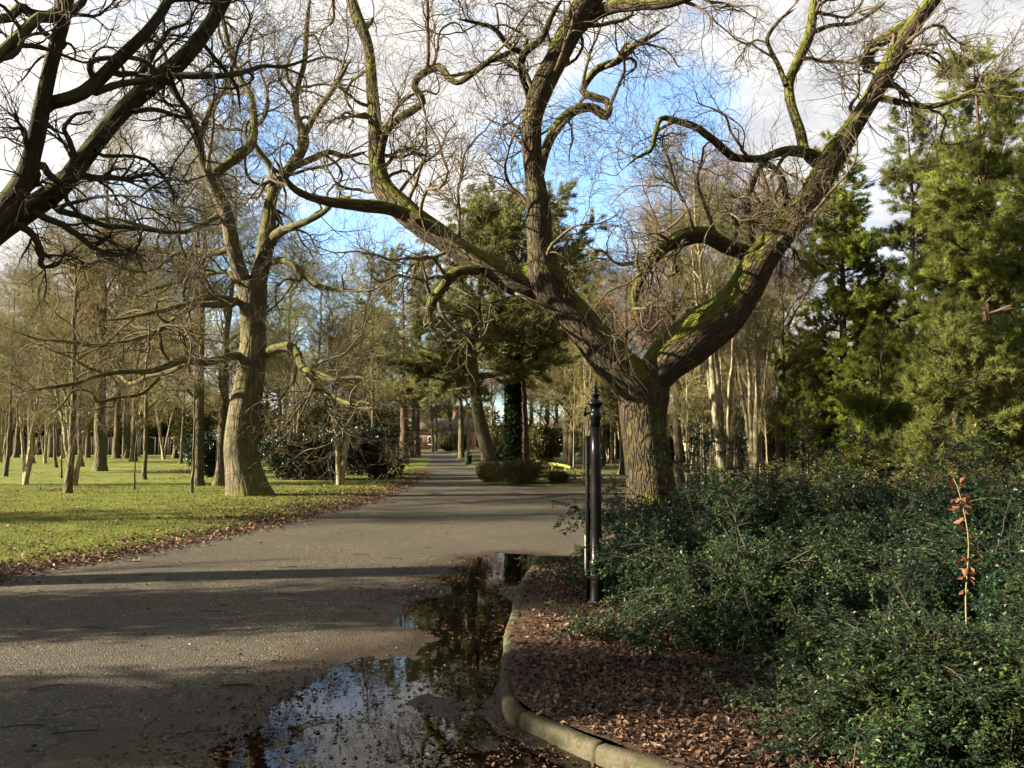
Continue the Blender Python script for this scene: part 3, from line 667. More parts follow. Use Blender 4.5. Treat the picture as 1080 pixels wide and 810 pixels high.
# ------------------------------------------------------------------ procedural bare trees
def bare_mesh(seed, H, r0, bark, twig, stems=1, spread=.12, first=.25, l1=.36, n1=26, n2=260, n3=2200, n4=6500, ang=42, up=.10, gn=.12, rtw=.007, lean=0., thick=1.):
    r = np.random.RandomState(seed); Ps, Rs = [], []
    for s in range(stems):
        n = 16; h = H * (1 if s == 0 else r.uniform(.65, .95)); z = np.linspace(0, h, n)
        a = r.uniform(0, 6.28); sp = spread * (1 if stems > 1 else .25)
        wx = np.cumsum(r.normal(size=n)) * .02 * h / 8; wy = np.cumsum(r.normal(size=n)) * .02 * h / 8
        x = math.cos(a) * z * sp + wx - wx[0] + lean * z; y = math.sin(a) * z * sp + wy - wy[0]
        P = np.column_stack([x, y, z]); rr = r0 * (1 if s == 0 else r.uniform(.5, .9)) * (1 - .86 * (z / h) ** .9)
        c = catmull(np.column_stack([P, rr]), 40); Ps.append(c[:, :3]); Rs.append(c[:, 3])
    Ps, Rs = np.array(Ps), np.array(Rs)
    A, a = grow(Ps, Rs, n1, first, .98, H * l1, ang, 14, .09, up, .5, .015, 1., .2, .55, r, gn * .7)
    B, b = grow(np.concatenate([A]), a, n2, .15, 1., H * l1 * .42, 42, 9, .10, up * .5, .55, .009, 1., .3, .4, r, gn)
    C, c = grow(B, b, n3, .1, 1., H * l1 * .2, 40, 6, .12, .03, .6, rtw, .02, .5, .3, r, .08)
    D, d = grow(C, c, n4, .1, 1., H * l1 * .10, 38, 4, .12, .02, .8, rtw * .8, .012, .6, .3, r, .05)
    t = MB(); t.tubes(Ps, Rs, 12, barkdisp(.06, .45, 5, .25)); t.tubes(A, a, 7)
    g = MB(); g.tubes(B, b, 4); g.tubes(C, c, 3); g.tubes(D, d, 3)
    return t, g
HIDE = []
def bare_kind(name, label, cat, *a, **k):
    t, g = bare_mesh(*a, **k); root = empty(name, (0, 0, 0), label, cat)
    t.build('trunk', a[3], root, True, True); g.build('twigs', a[4], root)
    HIDE.append(root); return root
PROTO_USED = {}
def put(proto, px, depth, label, s=1., rz=None, group=None, sz=None, tilt=(0, 0), z=0.):
    x = (px - CX) / F * depth * 1.0
    rz = rs.uniform(0, 6.28) if rz is None else rz
    if proto.name not in PROTO_USED:
        PROTO_USED[proto.name] = 1; proto.location = (x, depth, z); proto.rotation_euler = (tilt[0], tilt[1], rz); proto.scale = (s, s, sz or s)
        proto['label'] = label
        if group: proto['group'] = group
        return proto
    return copy_tree(proto, (x, depth, z), rz, s, label, group, sz, tilt)

big_a = bare_kind('bare_tree', 'x', 'tree', 11, 15, .24, M['wood'], M['twig_tan'])
big_b = bare_kind('bare_tree', 'x', 'tree', 12, 13, .21, M['wood'], M['twig_tan'], first=.18, ang=55, l1=.42)
big_c = bare_kind('bare_tree', 'x', 'tree', 13, 17, .30, M['wood'], M['twig_tan'], first=.3, ang=36)
birch = bare_kind('birch_tree', 'x', 'tree', 14, 15, .16, M['pale'], M['twig_pink'], first=.35, ang=40, n3=3000, n4=10000, l1=.3)
thin_a = bare_kind('young_tree', 'x', 'tree', 15, 7.5, .085, M['wood'], M['twig_tan'], n1=20, n2=160, n3=1000, n4=2500, first=.25, l1=.33, rtw=.005)
thin_b = bare_kind('young_tree', 'x', 'tree', 16, 6.5, .08, M['pale'], M['twig_tan'], 3, .2, n1=26, n2=180, n3=1100, n4=2500, first=.3, l1=.3, rtw=.005)
multi = bare_kind('multi_stem_tree', 'x', 'tree', 17, 13, .15, M['pale'], M['twig_tan'], 5, .13, n1=40, n2=330, n3=2500, n4=6000, first=.35, l1=.27, ang=36)
sapling = bare_kind('sapling', 'x', 'sapling', 18, 5.5, .035, M['pale'], M['twig_tan'], 1, n1=10, n2=60, n3=300, n4=500, first=.35, l1=.25, ang=28, rtw=.005)
stick = bare_kind('sapling', 'x', 'sapling', 19, 3.0, .03, M['wood'], M['twig_tan'], 1, n1=8, n2=40, n3=300, n4=700, first=.6, l1=.25, ang=35, rtw=.004)

# left lawn, read left to right: (px, base py)
for pr, px, py, s, lb in (
    (thin_a, 8, 503, 1.1, 'thin bare young tree at the left edge of the photo on the lawn'),
    (thin_b, 30, 513, 1.0, 'thin pale bare tree with split stems, second from the left edge'),
    (stick, 67, 505, 1.25, 'short dark bent sapling between two thin trees on the left lawn'),
    (thin_a, 74, 522, 1.25, 'straight dark thin tree standing nearest the road on the left lawn'),
    (thin_b, 81, 514, 1.1, 'pale slim forked tree right behind the dark thin tree on the lawn'),
    (big_c, 107, 497, 1.0, 'broad dark old trunk with flared base, thickest in the left wood'),
    (big_b, 142, 487, 1.15, 'wide trunk with forked stems behind the broad old tree'),
    (stick, 144, 518, .95, 'very thin dark leafless stake-like sapling alone on the sunny grass'),
    (thin_a, 154, 507, 1.05, 'slim upright tree just right of the stake-like sapling'),
    (stick, 204, 522, 1.5, 'thin pale sapling leaning beside the dark slender trunk left of the big pale trunk'),
    (big_a, 211, 514, .72, 'dark slender tree a few steps left of the big pale trunk'),
    (big_b, 232, 514, .85, 'dark tree close behind the left side of the big pale trunk'),
    (thin_b, 359, 513, 1.35, 'small forked tree standing on the grass in front of the dark laurels'),
    (big_a, 34, 489, .95, 'dark trunk with mossy flared foot behind the split pale stems'),
    (big_b, 18, 483, 1.1, 'far trunk near the left edge close to the dark boundary fence'),
    (big_a, 55, 483, 1.05, 'far slim trunk left of centre in the left wood'),
    (birch, 68, 484, .9, 'far pale leaning trunk in the left wood'),
    (birch, 93, 482, 1., 'far slender pale tree by the dark boundary fence'),
    (big_c, 124, 484, .95, 'far dark trunk between the broad old tree and the wide forked trunk'),
    (big_a, 163, 479, 1.2, 'far tree at the right end of the dark boundary fence'),
    (big_b, 186, 484, 1.1, 'far spreading tree between the boundary fence and the pale trunk'),
    (big_a, 300, 488, 1., 'bare tree rising behind the left end of the dark laurels'),
    (big_b, 330, 486, 1.1, 'spreading bare tree rising behind the middle of the dark laurels'),
    (big_c, 385, 484, .85, 'tall bare tree rising behind the right end of the dark laurels'),
    (big_a, 435, 482.5, .95, 'left one of the paired trunks beside the far end of the road'),
    (big_c, 441, 482, .85, 'right one of the paired trunks beside the far end of the road'),
    (big_c, 487, 484, .85, 'upright trunk right of the far end of the road'),
    (birch, 494, 484, .8, 'pale slim birch right of the far end of the road'),
    (thin_b, 510, 486, 1.5, 'thin pale tree beyond the leaning pine trunk'),
    (birch, 551, 492, .85, 'thin pale birch right of the pine trunks'),
    (big_b, 601, 493, .9, 'stout sunlit grey trunk left of the forked oak, beyond the yellow rail'),
):
    put(pr, px, dep(py), lb, s)
# right wood
for pr, px, Y, s, lb in (
    (multi, 764, 25.5, .8, 'clump of tall pale sunlit stems behind the right arm of the oak'),
    (multi, 795, 31, .8, 'clump of brown stems just right of the pale sunlit stems'),
    (birch, 740, 34, .88, 'pinkish birch with fine reddish crown between the arms of the oak'),
    (birch, 702, 42, .88, 'farther birch with misty reddish crown between the arms of the oak'),
    (big_a, 822, 33, .75, 'brown bare tree between the pale stems and the green cypress'),
    (big_b, 655, 38, .68, 'bare spreading tree behind the fork of the oak'),
    (big_a, 715, 30, .7, 'dark slim trunk just right of the oak trunk'),
    (birch, 800, 40, .95, 'tall reddish twiggy birch behind the right arm of the oak'),
    (big_c, 630, 48, .62, 'tall bare tree left of the oak trunk in the far wood'),
    (big_b, 575, 60, .8, 'far bare tree between the pines and the oak'),
):
    put(pr, px, Y, lb, s)
for i in range(46):
    put(sapling, rs.uniform(700, 870), rs.uniform(27, 40), 'thin upright pale stem in the thicket beneath the right arm of the oak', rs.uniform(.7, 1.15), group='thicket stems beneath the oak')
for i in range(16):
    put(sapling, rs.uniform(590, 680), rs.uniform(42, 60), 'thin stem in the wood beyond the yellow rail', rs.uniform(.9, 1.4), group='thin stems beyond the yellow rail')
# far belts
protos = [big_a, big_b, big_c, birch]
for i in range(28):
    Y = rs.uniform(72, 105); px = rs.uniform(-30, 420) if i % 4 else rs.uniform(500, 620)
    put(protos[rs.randint(4)], px, Y, 'bare tree of the distant belt left of and beyond the road' , rs.uniform(.7, 1.05), group='distant belt of bare trees')
for i in range(20):
    Y = rs.uniform(46, 85); put(protos[rs.randint(4)], rs.uniform(560, 1100), Y, 'bare tree deep in the wood behind the oak and conifers', rs.uniform(.75, .95) * (.62 + .38 * (Y - 46) / 39), group='bare trees deep in the right wood')

# ------------------------------------------------------------------ conifers
def conifer_mesh(seed, H, r0, h0, wmax, nb, ntuft, nneed, nl, nw, droop=-.05, top=.12, lean=None, per=14):
    r = np.random.RandomState(seed); n = 20; z = np.linspace(0, H, n)
    P = np.column_stack([np.cumsum(r.normal(size=n)) * .03, np.cumsum(r.normal(size=n)) * .03, z])
    if lean is not None: P[:, :2] += np.array([np.interp(z / H, np.linspace(0, 1, len(lean)), lean), np.zeros(n)]).T
    rr = r0 * (1 - .93 * z / H); Ps = P[None]; Rs = rr[None]
    t = np.sort(r.uniform(h0, .98, nb)); x = t * (n - 1); i = np.clip(x.astype(int), 0, n - 2); f = (x - i)[:, None]
    c = P[i] * (1 - f) + P[i + 1] * f; a = r.uniform(0, 6.28, nb)
    rel = (t - h0) / (1 - h0); ln = wmax * np.minimum(1, (1 - rel) ** .75 + top) * np.minimum(1, .55 + rel * 3) * r.uniform(.55, 1.15, nb)
    S = 10; Q = np.zeros((nb, S, 3)); Q[:, 0] = c; el = droop + .5 * rel
    d = np.stack([np.cos(a), np.sin(a), el], 1); d = norm(d)
    for k in range(1, S):
        Q[:, k] = Q[:, k - 1] + d * (ln / (S - 1))[:, None]; d = norm(d + r.normal(size=(nb, 3)) * .08 + np.array([0, 0, .035]))
    q = np.linspace(1, .25, S)[None] * np.clip(rr[i] * .35, .02, .09)[:, None]
    B, b = grow(Q, q, nb * per, .2, 1., wmax * .26, 48, 6, .10, .03, .5, .008, .02, .4, .35, r)
    tr = MB(); tr.tubes(Ps, Rs, 12, barkdisp(.04, .3, 5, .3)); tr.tubes(Q, q, 5); tr.tubes(B, b, 3)
    allP = np.concatenate([B]); k = r.randint(0, len(B), ntuft); u = r.uniform(.25, 1., ntuft) * (B.shape[1] - 1); j = np.clip(u.astype(int), 0, B.shape[1] - 2); f = (u - j)[:, None]
    cc = B[k, j] * (1 - f) + B[k, j + 1] * f; dd = norm(B[k, j + 1] - B[k, j]) + np.array([0, 0, .35])
    C = np.repeat(cc, nneed, 0) + r.normal(size=(ntuft * nneed, 3)) * nl * .25; D = np.repeat(norm(dd), nneed, 0) + r.normal(size=(ntuft * nneed, 3)) * .55
    fo = MB(); fo.needles(C, D, nl * r.uniform(.6, 1.2, len(C)), nw)
    return tr, fo
def conifer(name, label, x, y, bark, nm, **k):
    tr, fo = conifer_mesh(**k); root = empty(name, (x, y, 0), label, 'tree')
    tr.build('trunk', bark, root, True, True); fo.build('foliage', nm, root); return root
def X(px, Y): return (px - CX) / F * Y
conifer('pine_tree', 'tall sunlit full-crowned pine at the right edge of the photo', X(1050, 24), 24, M['pinebark'], M['needle'], seed=51, H=13.0, r0=.22, h0=.05, wmax=3.1, nb=150, ntuft=27000, nneed=13, nl=.16, nw=.016)
conifer('pine_tree', 'slender thin-crowned pine with see-through branches left of the full pine', X(966, 30), 30, M['pinebark'], M['needle_dark'], seed=52, H=13.4, r0=.2, h0=.15, wmax=2.4, nb=90, ntuft=11000, nneed=12, nl=.17, nw=.018)
conifer('pine_tree', 'tall dark pine standing behind the gap between the two right pines', X(1018, 36), 36, M['pinebark'], M['needle_dark'], seed=53, H=15.6, r0=.26, h0=.12, wmax=3.2, nb=120, ntuft=15000, nneed=12, nl=.18, nw=.02)
conifer('cypress_tree', 'bright green dense conifer rising right of the pale stems', X(896, 31), 31, M['pinebark'], M['cypress'], seed=54, H=12.8, r0=.2, h0=.03, wmax=2.7, nb=170, ntuft=24000, nneed=12, nl=.14, nw=.024, droop=-.15, top=.1)
conifer('pine_tree', 'lower broad pine filling beneath the right pines', X(1010, 19.5), 19.5, M['pinebark'], M['needle_dark'], seed=55, H=4.6, r0=.1, h0=.05, wmax=2.0, nb=70, ntuft=7000, nneed=12, nl=.13, nw=.012)
conifer('pine_tree', 'young dark conifer below the bright green conifer', X(925, 22), 22, M['pinebark'], M['cypress'], seed=56, H=4.4, r0=.1, h0=.05, wmax=1.5, nb=60, ntuft=6000, nneed=12, nl=.12, nw=.014)
conifer('pine_tree', 'dark pine outside the right edge whose branches reach in', X(1130, 21), 21, M['pinebark'], M['needle'], seed=57, H=9.5, r0=.2, h0=.08, wmax=2.6, nb=90, ntuft=11000, nneed=12, nl=.15, nw=.016)
# centre pines beyond the junction
conifer('pine_tree', 'scots pine with the leaning grey trunk behind the island shrubs', X(523, 33), 33, M['wood'], M['needle_olive'], seed=61, H=10.4, r0=.30, h0=.30, wmax=3.4, nb=64, ntuft=11000, nneed=12, nl=.17, nw=.02, droop=.0, top=.5, lean=[0, -.75, -.9, -.6, -.5])
ivyp = conifer('pine_tree', 'straight pine with its lower trunk wrapped in dark ivy, left of its reddish neighbour', X(541, 36), 36, M['pinebark'], M['needle_olive'], seed=62, H=11.4, r0=.24, h0=.42, wmax=3.7, nb=70, ntuft=11500, nneed=12, nl=.18, nw=.02, droop=.05, top=.6)
conifer('pine_tree', 'straight reddish pine trunk just right of the ivy wrapped one', X(553, 37), 37, M['pinebark'], M['needle_olive'], seed=63, H=10.9, r0=.26, h0=.42, wmax=3.0, nb=50, ntuft=7000, nneed=12, nl=.18, nw=.02, droop=.05, top=.6)
conifer('pine_tree', 'broad dark pine left of the centre pines whose crown hangs above the road', X(427, 57), 57, M['pinebark'], M['needle_olive'], seed=64, H=13.6, r0=.3, h0=.3, wmax=4.0, nb=56, ntuft=6000, nneed=12, nl=.22, nw=.03, top=.5)
conifer('pine_tree', 'dark pine right of the centre pines behind the left arm of the oak', X(600, 50), 50, M['pinebark'], M['needle_olive'], seed=65, H=12.0, r0=.3, h0=.3, wmax=3.8, nb=56, ntuft=6000, nneed=12, nl=.22, nw=.03, top=.5)
# ivy round the trunk
mb = MB(); n = 9000; z = rs.uniform(0.1, 5.2, n); a = rs.uniform(0, 6.28, n); rad = .21 + .12 * rs.uniform(size=n) * (1.2 - z / 8)
C = np.stack([np.cos(a) * rad, np.sin(a) * rad, z], 1); mb.leaves(C, np.stack([np.cos(a), np.sin(a), rs.normal(size=n) - .6], 1), rs.uniform(.08, .14, n), .9)
iv = mb.build('ivy', M['ivy'], ivyp)

# ------------------------------------------------------------------ shrubs
def cotoneaster(seed, W, H, n_st=70, leafL=.017, nleaf=9000, n2=1500, n3=6000, m='coton', lv=4, bias=(0, 0)):
    r = np.random.RandomState(seed); S = 14
    a = r.uniform(0, 6.283, n_st); out = r.uniform(.15, 1., n_st) ** .7
    D = np.stack([np.cos(a) * out + bias[0], np.sin(a) * out + bias[1], 1.1 - .6 * out], 1); D = norm(D)
    P = np.zeros((n_st, S, 3)); P[:, 0, :2] = r.normal(size=(n_st, 2)) * W * .10
    ln = r.uniform(.6, 1.05, n_st) * (H * .85 * (1 - out) + (W * .66 + H * .5) * out)
    for k in range(1, S):
        P[:, k] = P[:, k - 1] + D * (ln / (S - 1))[:, None]
        D = norm(D + r.normal(size=(n_st, 3)) * .07 + np.array([0, 0, -1]) * (.10 + .26 * out[:, None] * k / S))
        P[:, k, 2] = np.maximum(P[:, k, 2], .03)
    Rr = np.linspace(.011, .003, S)[None] * np.ones((n_st, 1))
    B, b = grow(P, Rr, n2, .12, 1., .40, 48, 7, .06, -.22, .5, .0016, .0035, .5, .35, r)
    C, c = grow(B, b, n3, .05, 1., .11, 50, 5, .06, -.12, .7, .001, .0016, .6, .3, r)
    st = MB(); st.tubes(P, Rr, 5); st.tubes(B, b, 3); st.tubes(C, c, 3)
    lf = MB()
    for X_, per in ((C, nleaf), (B, nleaf // 3)):
        n = per * lv; i = r.randint(0, len(X_), n); u = r.uniform(0, .999, n) * (X_.shape[1] - 1); j = u.astype(int); f = (u - j)[:, None]
        cc = X_[i, j] * (1 - f) + X_[i, j + 1] * f; tn = norm(X_[i, j + 1] - X_[i, j])
        pd = norm(np.cross(tn, np.array([[0, 0, 1.]])) * r.choice([-1, 1], n)[:, None] + r.normal(size=(n, 3)) * .35)
        ok = cc[:, 2] > .02; cc, tn, pd = cc[ok], tn[ok], pd[ok]
        lf.leaves(cc, tn * .6 + pd, leafL * r.uniform(.6, 1.3, len(cc)), .55, .2, up=np.array([[0, 0, 1.]]))
    return st, lf
def shrub(name, label, px, Y, z, mesh, m='coton', group=None, s=1., rz=0., scale=None):
    root = empty(name, (X(px, Y), Y, z), label, 'shrub', group)
    mesh[0].build('stems', M['twig_dark'], root); mesh[1].build('foliage', M[m], root)
    root.scale = scale or (s, s, s); root.rotation_euler[2] = rz; return root
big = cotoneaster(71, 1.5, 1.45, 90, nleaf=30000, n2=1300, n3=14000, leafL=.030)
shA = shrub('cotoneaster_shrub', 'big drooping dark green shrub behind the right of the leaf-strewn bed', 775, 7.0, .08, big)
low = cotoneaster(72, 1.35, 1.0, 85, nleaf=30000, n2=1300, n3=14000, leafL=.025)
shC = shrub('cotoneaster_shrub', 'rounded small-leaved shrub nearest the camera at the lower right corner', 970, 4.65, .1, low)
for sh_, ms_, nn_ in ((shA, big, 60), (shC, low, 45)):
    V_ = np.concatenate(ms_[1].V).reshape(-1, 4, 3)[:, 0]; c_ = V_[rs.choice(len(V_), nn_)]; c_ = c_ + np.array([0, 0, .02])
    mb = MB(); mb.leaves(c_, rs.normal(size=c_.shape) * [1, 1, .5], rs.uniform(.025, .055, nn_), .6, .35); mb.build('caught_leaves', M['litter'], sh_)
shC.scale = (1, 1, .84); shA.scale = (.95, .95, .95)
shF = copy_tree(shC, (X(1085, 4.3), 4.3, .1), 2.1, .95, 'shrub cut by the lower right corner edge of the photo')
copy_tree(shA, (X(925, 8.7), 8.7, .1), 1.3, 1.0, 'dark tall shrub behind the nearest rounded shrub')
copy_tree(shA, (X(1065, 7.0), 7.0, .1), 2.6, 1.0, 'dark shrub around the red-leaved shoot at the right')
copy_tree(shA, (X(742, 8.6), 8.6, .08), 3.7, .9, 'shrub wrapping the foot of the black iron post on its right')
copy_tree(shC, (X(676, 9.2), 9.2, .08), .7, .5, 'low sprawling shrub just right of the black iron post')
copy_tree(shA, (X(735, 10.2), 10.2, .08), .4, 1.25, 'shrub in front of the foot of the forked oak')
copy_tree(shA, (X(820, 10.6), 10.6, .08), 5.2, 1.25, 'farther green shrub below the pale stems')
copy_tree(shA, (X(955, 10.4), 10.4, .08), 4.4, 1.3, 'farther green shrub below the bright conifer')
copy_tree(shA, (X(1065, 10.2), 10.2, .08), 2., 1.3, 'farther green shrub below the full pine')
# understorey of the right wood
br = cotoneaster(73, 2.2, 1.9, 70, nleaf=5000, n2=900, n3=3000, leafL=.07, lv=2)
shB = shrub('bramble_bush', 'tangled bramble bush under the right edge pine', 1050, 15, 0, br, 'bramble')
for px, Y, s, lb in ((975, 16, 1., 'bramble bush beneath the slender pine'), (900, 16.5, .95, 'bramble bush beneath the bright conifer'), (840, 17.5, .9, 'bramble bush right of the pale stems foot'),
                     (775, 21, .8, 'bramble bush at the foot of the pale stems'), (1000, 21, 1.3, 'taller bramble thicket behind under the pines'), (870, 23, 1.1, 'bramble thicket left of the bright conifer foot'), (1090, 18, 1.3, 'bramble thicket at the far right under the pines')):
    copy_tree(shB, (X(px, Y), Y, 0), rs.uniform(0, 6), s, lb)

def leafy_mound(seed, W, Dp, H, n, leafL, wd=.5, lobes=9, zlow=.0):
    """foliage on lobes, with a stem skeleton"""
    r = np.random.RandomState(seed); C, Nn = [], []
    for k in range(lobes):
        a = r.uniform(0, 6.28); rr = r.uniform(0, .62); c = np.array([math.cos(a) * rr * W / 2, math.sin(a) * rr * Dp / 2, H * r.uniform(.3, .68)])
        s = np.array([W * .30, Dp * .30, H * .36]) * r.uniform(.75, 1.1); m_ = n // lobes
        d = norm(r.normal(size=(m_, 3))); q = c + d * s * (r.uniform(.55, 1.06, m_) ** .6)[:, None]; C.append(q); Nn.append(d)
    C, Nn = np.concatenate(C), np.concatenate(Nn); ok = C[:, 2] > .03; C, Nn = C[ok], Nn[ok]
    lf = MB(); lf.leaves(C, Nn * .6 + r.normal(size=C.shape) * .6 + np.array([0, 0, -.1]), leafL * r.uniform(.6, 1.3, len(C)), wd, .2)
    st = MB(); k = 26; a = r.uniform(0, 6.28, k); e = np.stack([np.cos(a) * W * .38 * r.uniform(.3, 1, k), np.sin(a) * Dp * .38 * r.uniform(.3, 1, k), H * r.uniform(.5, .85, k)], 1)
    P = e[:, None] * np.linspace(0, 1, 8)[None, :, None]; P[:, :, :2] += r.normal(size=(k, 8, 2)) * .04; st.tubes(P, np.linspace(.025, .006, 8)[None] * np.ones((k, 1)), 4)
    return st, lf
lau = leafy_mound(81, 2.6, 2.2, 1.95, 15000, .12)
shL = shrub('laurel_bush', 'dark evergreen bush behind the small forked tree, middle of three', 350, 34, 0, lau, 'laurel')
copy_tree(shL, (X(397, 35.5), 35.5, 0), 1.2, 1.08, 'dark evergreen bush nearest the road, right end of the row')
copy_tree(shL, (X(302, 33.5), 33.5, 0), 2.2, .98, 'dark evergreen bush just right of the big pale trunk')
copy_tree(shL, (X(375, 38), 38, 0), 4.0, 1.05, 'dark evergreen bush filling the gap behind the row')
copy_tree(shL, (X(222, 36), 36, 0), 3.2, .95, 'dark evergreen bush left of the big pale trunk')
jun = leafy_mound(82, 2.6, 1.8, .95, 14000, .09, .22, 12)
shJ = shrub('heather_bush', 'low spreading olive shrub on the island beyond the junction', 552, 30.6, .05, jun, 'juniper')
copy_tree(shJ, (X(588, 31), 31, .05), 2.4, .5, 'low browned shrub at the right end of the island')
copy_tree(shJ, (X(514, 31.5), 31.5, .05), 1., .0001 + .42, 'small rounded dark bush at the foot of the leaning pine trunk', sz=.85)

# evergreens left of the frame that shade the foreground
ev = leafy_mound(83, 3.0, 2.2, 6.6, 16000, .13, .6, 16)
e1 = empty('holly_tree', (-13.2, 3.2, 0), 'tall dense evergreen holly left of the frame shading the road and bed', 'tree')
ev[0].build('trunk', M['wood'], e1); ev[1].build('foliage', M['laurel'], e1)
copy_tree(e1, (-13.5, 6.55, 0), 1.9, .9, 'second dense evergreen holly left of the frame shading the shrubs', sz=.98)
copy_tree(big_a, (-16, 8.3, 0), 1., .8, 'bare tree left of the frame throwing shadow bars over the road')
copy_tree(big_a, (-25, 28.5, 0), 3., .8, 'bare tree out of frame on the lawn at the left')
copy_tree(big_c, (-33, 39, 0), 3., .8, 'old bare tree out of frame on the lawn at the far left')
copy_tree(big_b, (-22, 14.5, 0), 2., .8, 'bare tree farther left of the frame shading the lawn')

# red-brown shoot
root = empty('red_leaved_shoot', (X(1015, 5.2), 5.2, .1), 'upright shoot with orange brown leaves rising above the right shrubs', 'plant')
P = catmull([(0, 0, 0), (-.02, 0, .5), (.01, 0, .9), (-.04, 0, 1.20), (-.07, .0, 1.27)], 20); mb = MB(); mb.tubes(P[None], np.linspace(.007, .003, 20)[None], 6); mb.build('stem', M['twig_tan'], root)
n = 46; tt = rs.uniform(.5, 1., n); C = np.array([P[int(t_ * 19)] for t_ in tt]); D = norm(rs.normal(size=(n, 3)) + np.array([0, 0, -.2])); st = C + D * .02
mb = MB(); mb.leaves(st, D, rs.uniform(.025, .075, n), .55, .35); mb.build('leaves', M['brownleaf'], root)

# ------------------------------------------------------------------ iron post and flat post
m, t, p = mat('black_paint'); v = obj_vec(t)
L(t, mixc(t, ramp(t, noise(t, v, 14, 5, .7), .5, .75), (.005, .005, .005), (.014, .013, .012)), p.inputs['Base Color']); p.inputs['Roughness'].default_value = .32; p.inputs['Specular IOR Level'].default_value = .25
bump(t, p, noise(t, v, 40, 4), .25, .004); M['iron'] = m
m, t, p = mat('pale_worn_edge'); v = obj_vec(t)
L(t, mixc(t, ramp(t, noise(t, v, 20, 5, .7), .4, .6), (.42, .41, .37), (.22, .21, .16)), p.inputs['Base Color']); M['palepaint'] = m
YP = 8.2; xp = X(628, YP)
prof = [(648, 17), (640, 17), (634, 17), (630, 14), (606, 13), (598, 13), (596, 15), (592, 15), (590, 12), (560, 11.6), (520, 11), (480, 10.6), (450, 10.2), (443, 10.2), (441, 12.5), (438, 13), (435.5, 12.5), (434.5, 10), (431, 9),
        (429, 10.5), (427.5, 14), (426, 17), (424.6, 17.4), (423.6, 14), (422, 9), (420, 6), (418.6, 6), (417.4, 9.5), (416.4, 11), (415.5, 9), (414.6, 5), (413, 6.2), (411.5, 6.5), (410, 5), (408, 3), (405.5, 1.5), (403, .6)]
def lathe(prof, k=24, flute=None):
    mb = MB(); z = np.array([at(628, a, YP)[2] for a, _ in prof]); z[0] = 0.; rr = np.array([b for _, b in prof]) * .5 / F * YP
    P = np.zeros((1, len(z), 3)); P[0, :, 2] = z
    a = np.arange(k) / k * 2 * np.pi; V = np.stack([np.outer(rr, np.cos(a)), np.outer(rr, np.sin(a)), np.repeat(z[:, None], k, 1)], -1)
    if flute is not None: V[..., :2] *= (1 - flute * (np.arange(k) % 2))[None, :, None]
    idx = np.arange(len(z) * k).reshape(len(z), k)
    q = np.stack([idx[:-1], np.roll(idx[:-1], -1, 1), np.roll(idx[1:], -1, 1), idx[1:]], -1).reshape(-1, 4)
    mb.raw(V, [q, idx[-1:], idx[:1, ::-1]]); return mb
root = empty('iron_post', (xp, YP, .07), 'slim black cast iron post with a pointed finial at the corner of the bed', 'post')
cut = 13
lathe([p_ for p_ in prof[:cut]], 32, .05).build('shaft', M['iron'], root).location.z = -.07
def lathe_abs(pr, k=24):
    mb = MB(); z = np.array([at(628, a, YP)[2] for a, _ in pr]); rr = np.array([b for _, b in pr]) * .5 / F * YP
    a = np.arange(k) / k * 2 * np.pi; V = np.stack([np.outer(rr, np.cos(a)), np.outer(rr, np.sin(a)), np.repeat(z[:, None], k, 1)], -1)
    idx = np.arange(len(z) * k).reshape(len(z), k)
    q = np.stack([idx[:-1], np.roll(idx[:-1], -1, 1), np.roll(idx[1:], -1, 1), idx[1:]], -1).reshape(-1, 4)
    mb.raw(V, [q, idx[-1:], idx[:1, ::-1]]); return mb
lathe_abs(prof[cut - 1:26]).build('collar', M['iron'], root).location.z = -.07
lathe_abs(prof[25:]).build('finial', M['iron'], root).location.z = -.07
mb = MB(); zz = at(628, 436, YP)[2]
mb.tubes(np.array([[(0, 0, zz), (-.06, 0, zz), (-.10, 0, zz + .005)]], float), np.full((1, 3), .012), 8, cap=True)
mb.tubes(np.array([[(-.10, 0, zz - .03), (-.10, 0, zz + .03), (-.10, 0, zz + .055)]], float), np.array([[.014, .014, .003]]), 8, cap=True)
mb.build('bracket', M['iron'], root).location.z = -.07
YQ = 8.3; xq = X(618.6, YQ); zt = at(618, 461, YQ)[2]
root = empty('flat_post', (xq, YQ, .07), 'narrow flat black upright with a pale patch low on its edge, beside the iron post', 'post')
mb = MB(); mb.box((0.006, 0, (zt - .07) / 2), (.040, .09, zt - .07)); o = mb.build('upright', M['iron'], root)
bv = o.modifiers.new('bevel', 'BEVEL'); bv.width = .004
mb = MB(); mb.box((-.019, 0, .44), (.010, .08, .34)); mb.build('edge_strip', M['palepaint'], root)
mb = MB(); mb.box((.006, 0, zt - .07 + .006), (.050, .098, .012)); mb.build('cap', M['iron'], root)

# ------------------------------------------------------------------ small far things
M['yellow'] = plain_mat('yellow_paint', (.42, .38, .06), (.32, .32, .06), 4., .5)
Yr = 36.; root = empty('yellow_rail', (X(590, Yr), Yr, 0), 'low yellow rail on posts beyond the island, left of the oak', 'railing')
pts = [np.array([X(px, Y) - X(590, Yr), Y - Yr, EYE - (py - HZ) / F * Y]) for px, py, Y in ((564, 486, 37), (578, 488.5, 36), (592, 490.5, 35), (604, 494, 33.5), (616, 499, 32))]
c = catmull(pts, 30); mb = MB(); mb.tubes(c[None], np.full((1, 30), .06), 8, cap=True); mb.build('rail', M['yellow'], root)
for i in (1, 8, 15, 22, 28):
    mb = MB(); x_, y_, z_ = c[i]; mb.tubes(np.array([[(x_, y_, 0), (x_, y_, z_)]]), np.full((1, 2), .035), 8, cap=True); mb.build('rail_post', M['yellow'], root)
M['binpaint'] = plain_mat('green_bin_paint', (.02, .05, .025), (.03, .06, .03), 6., .4)
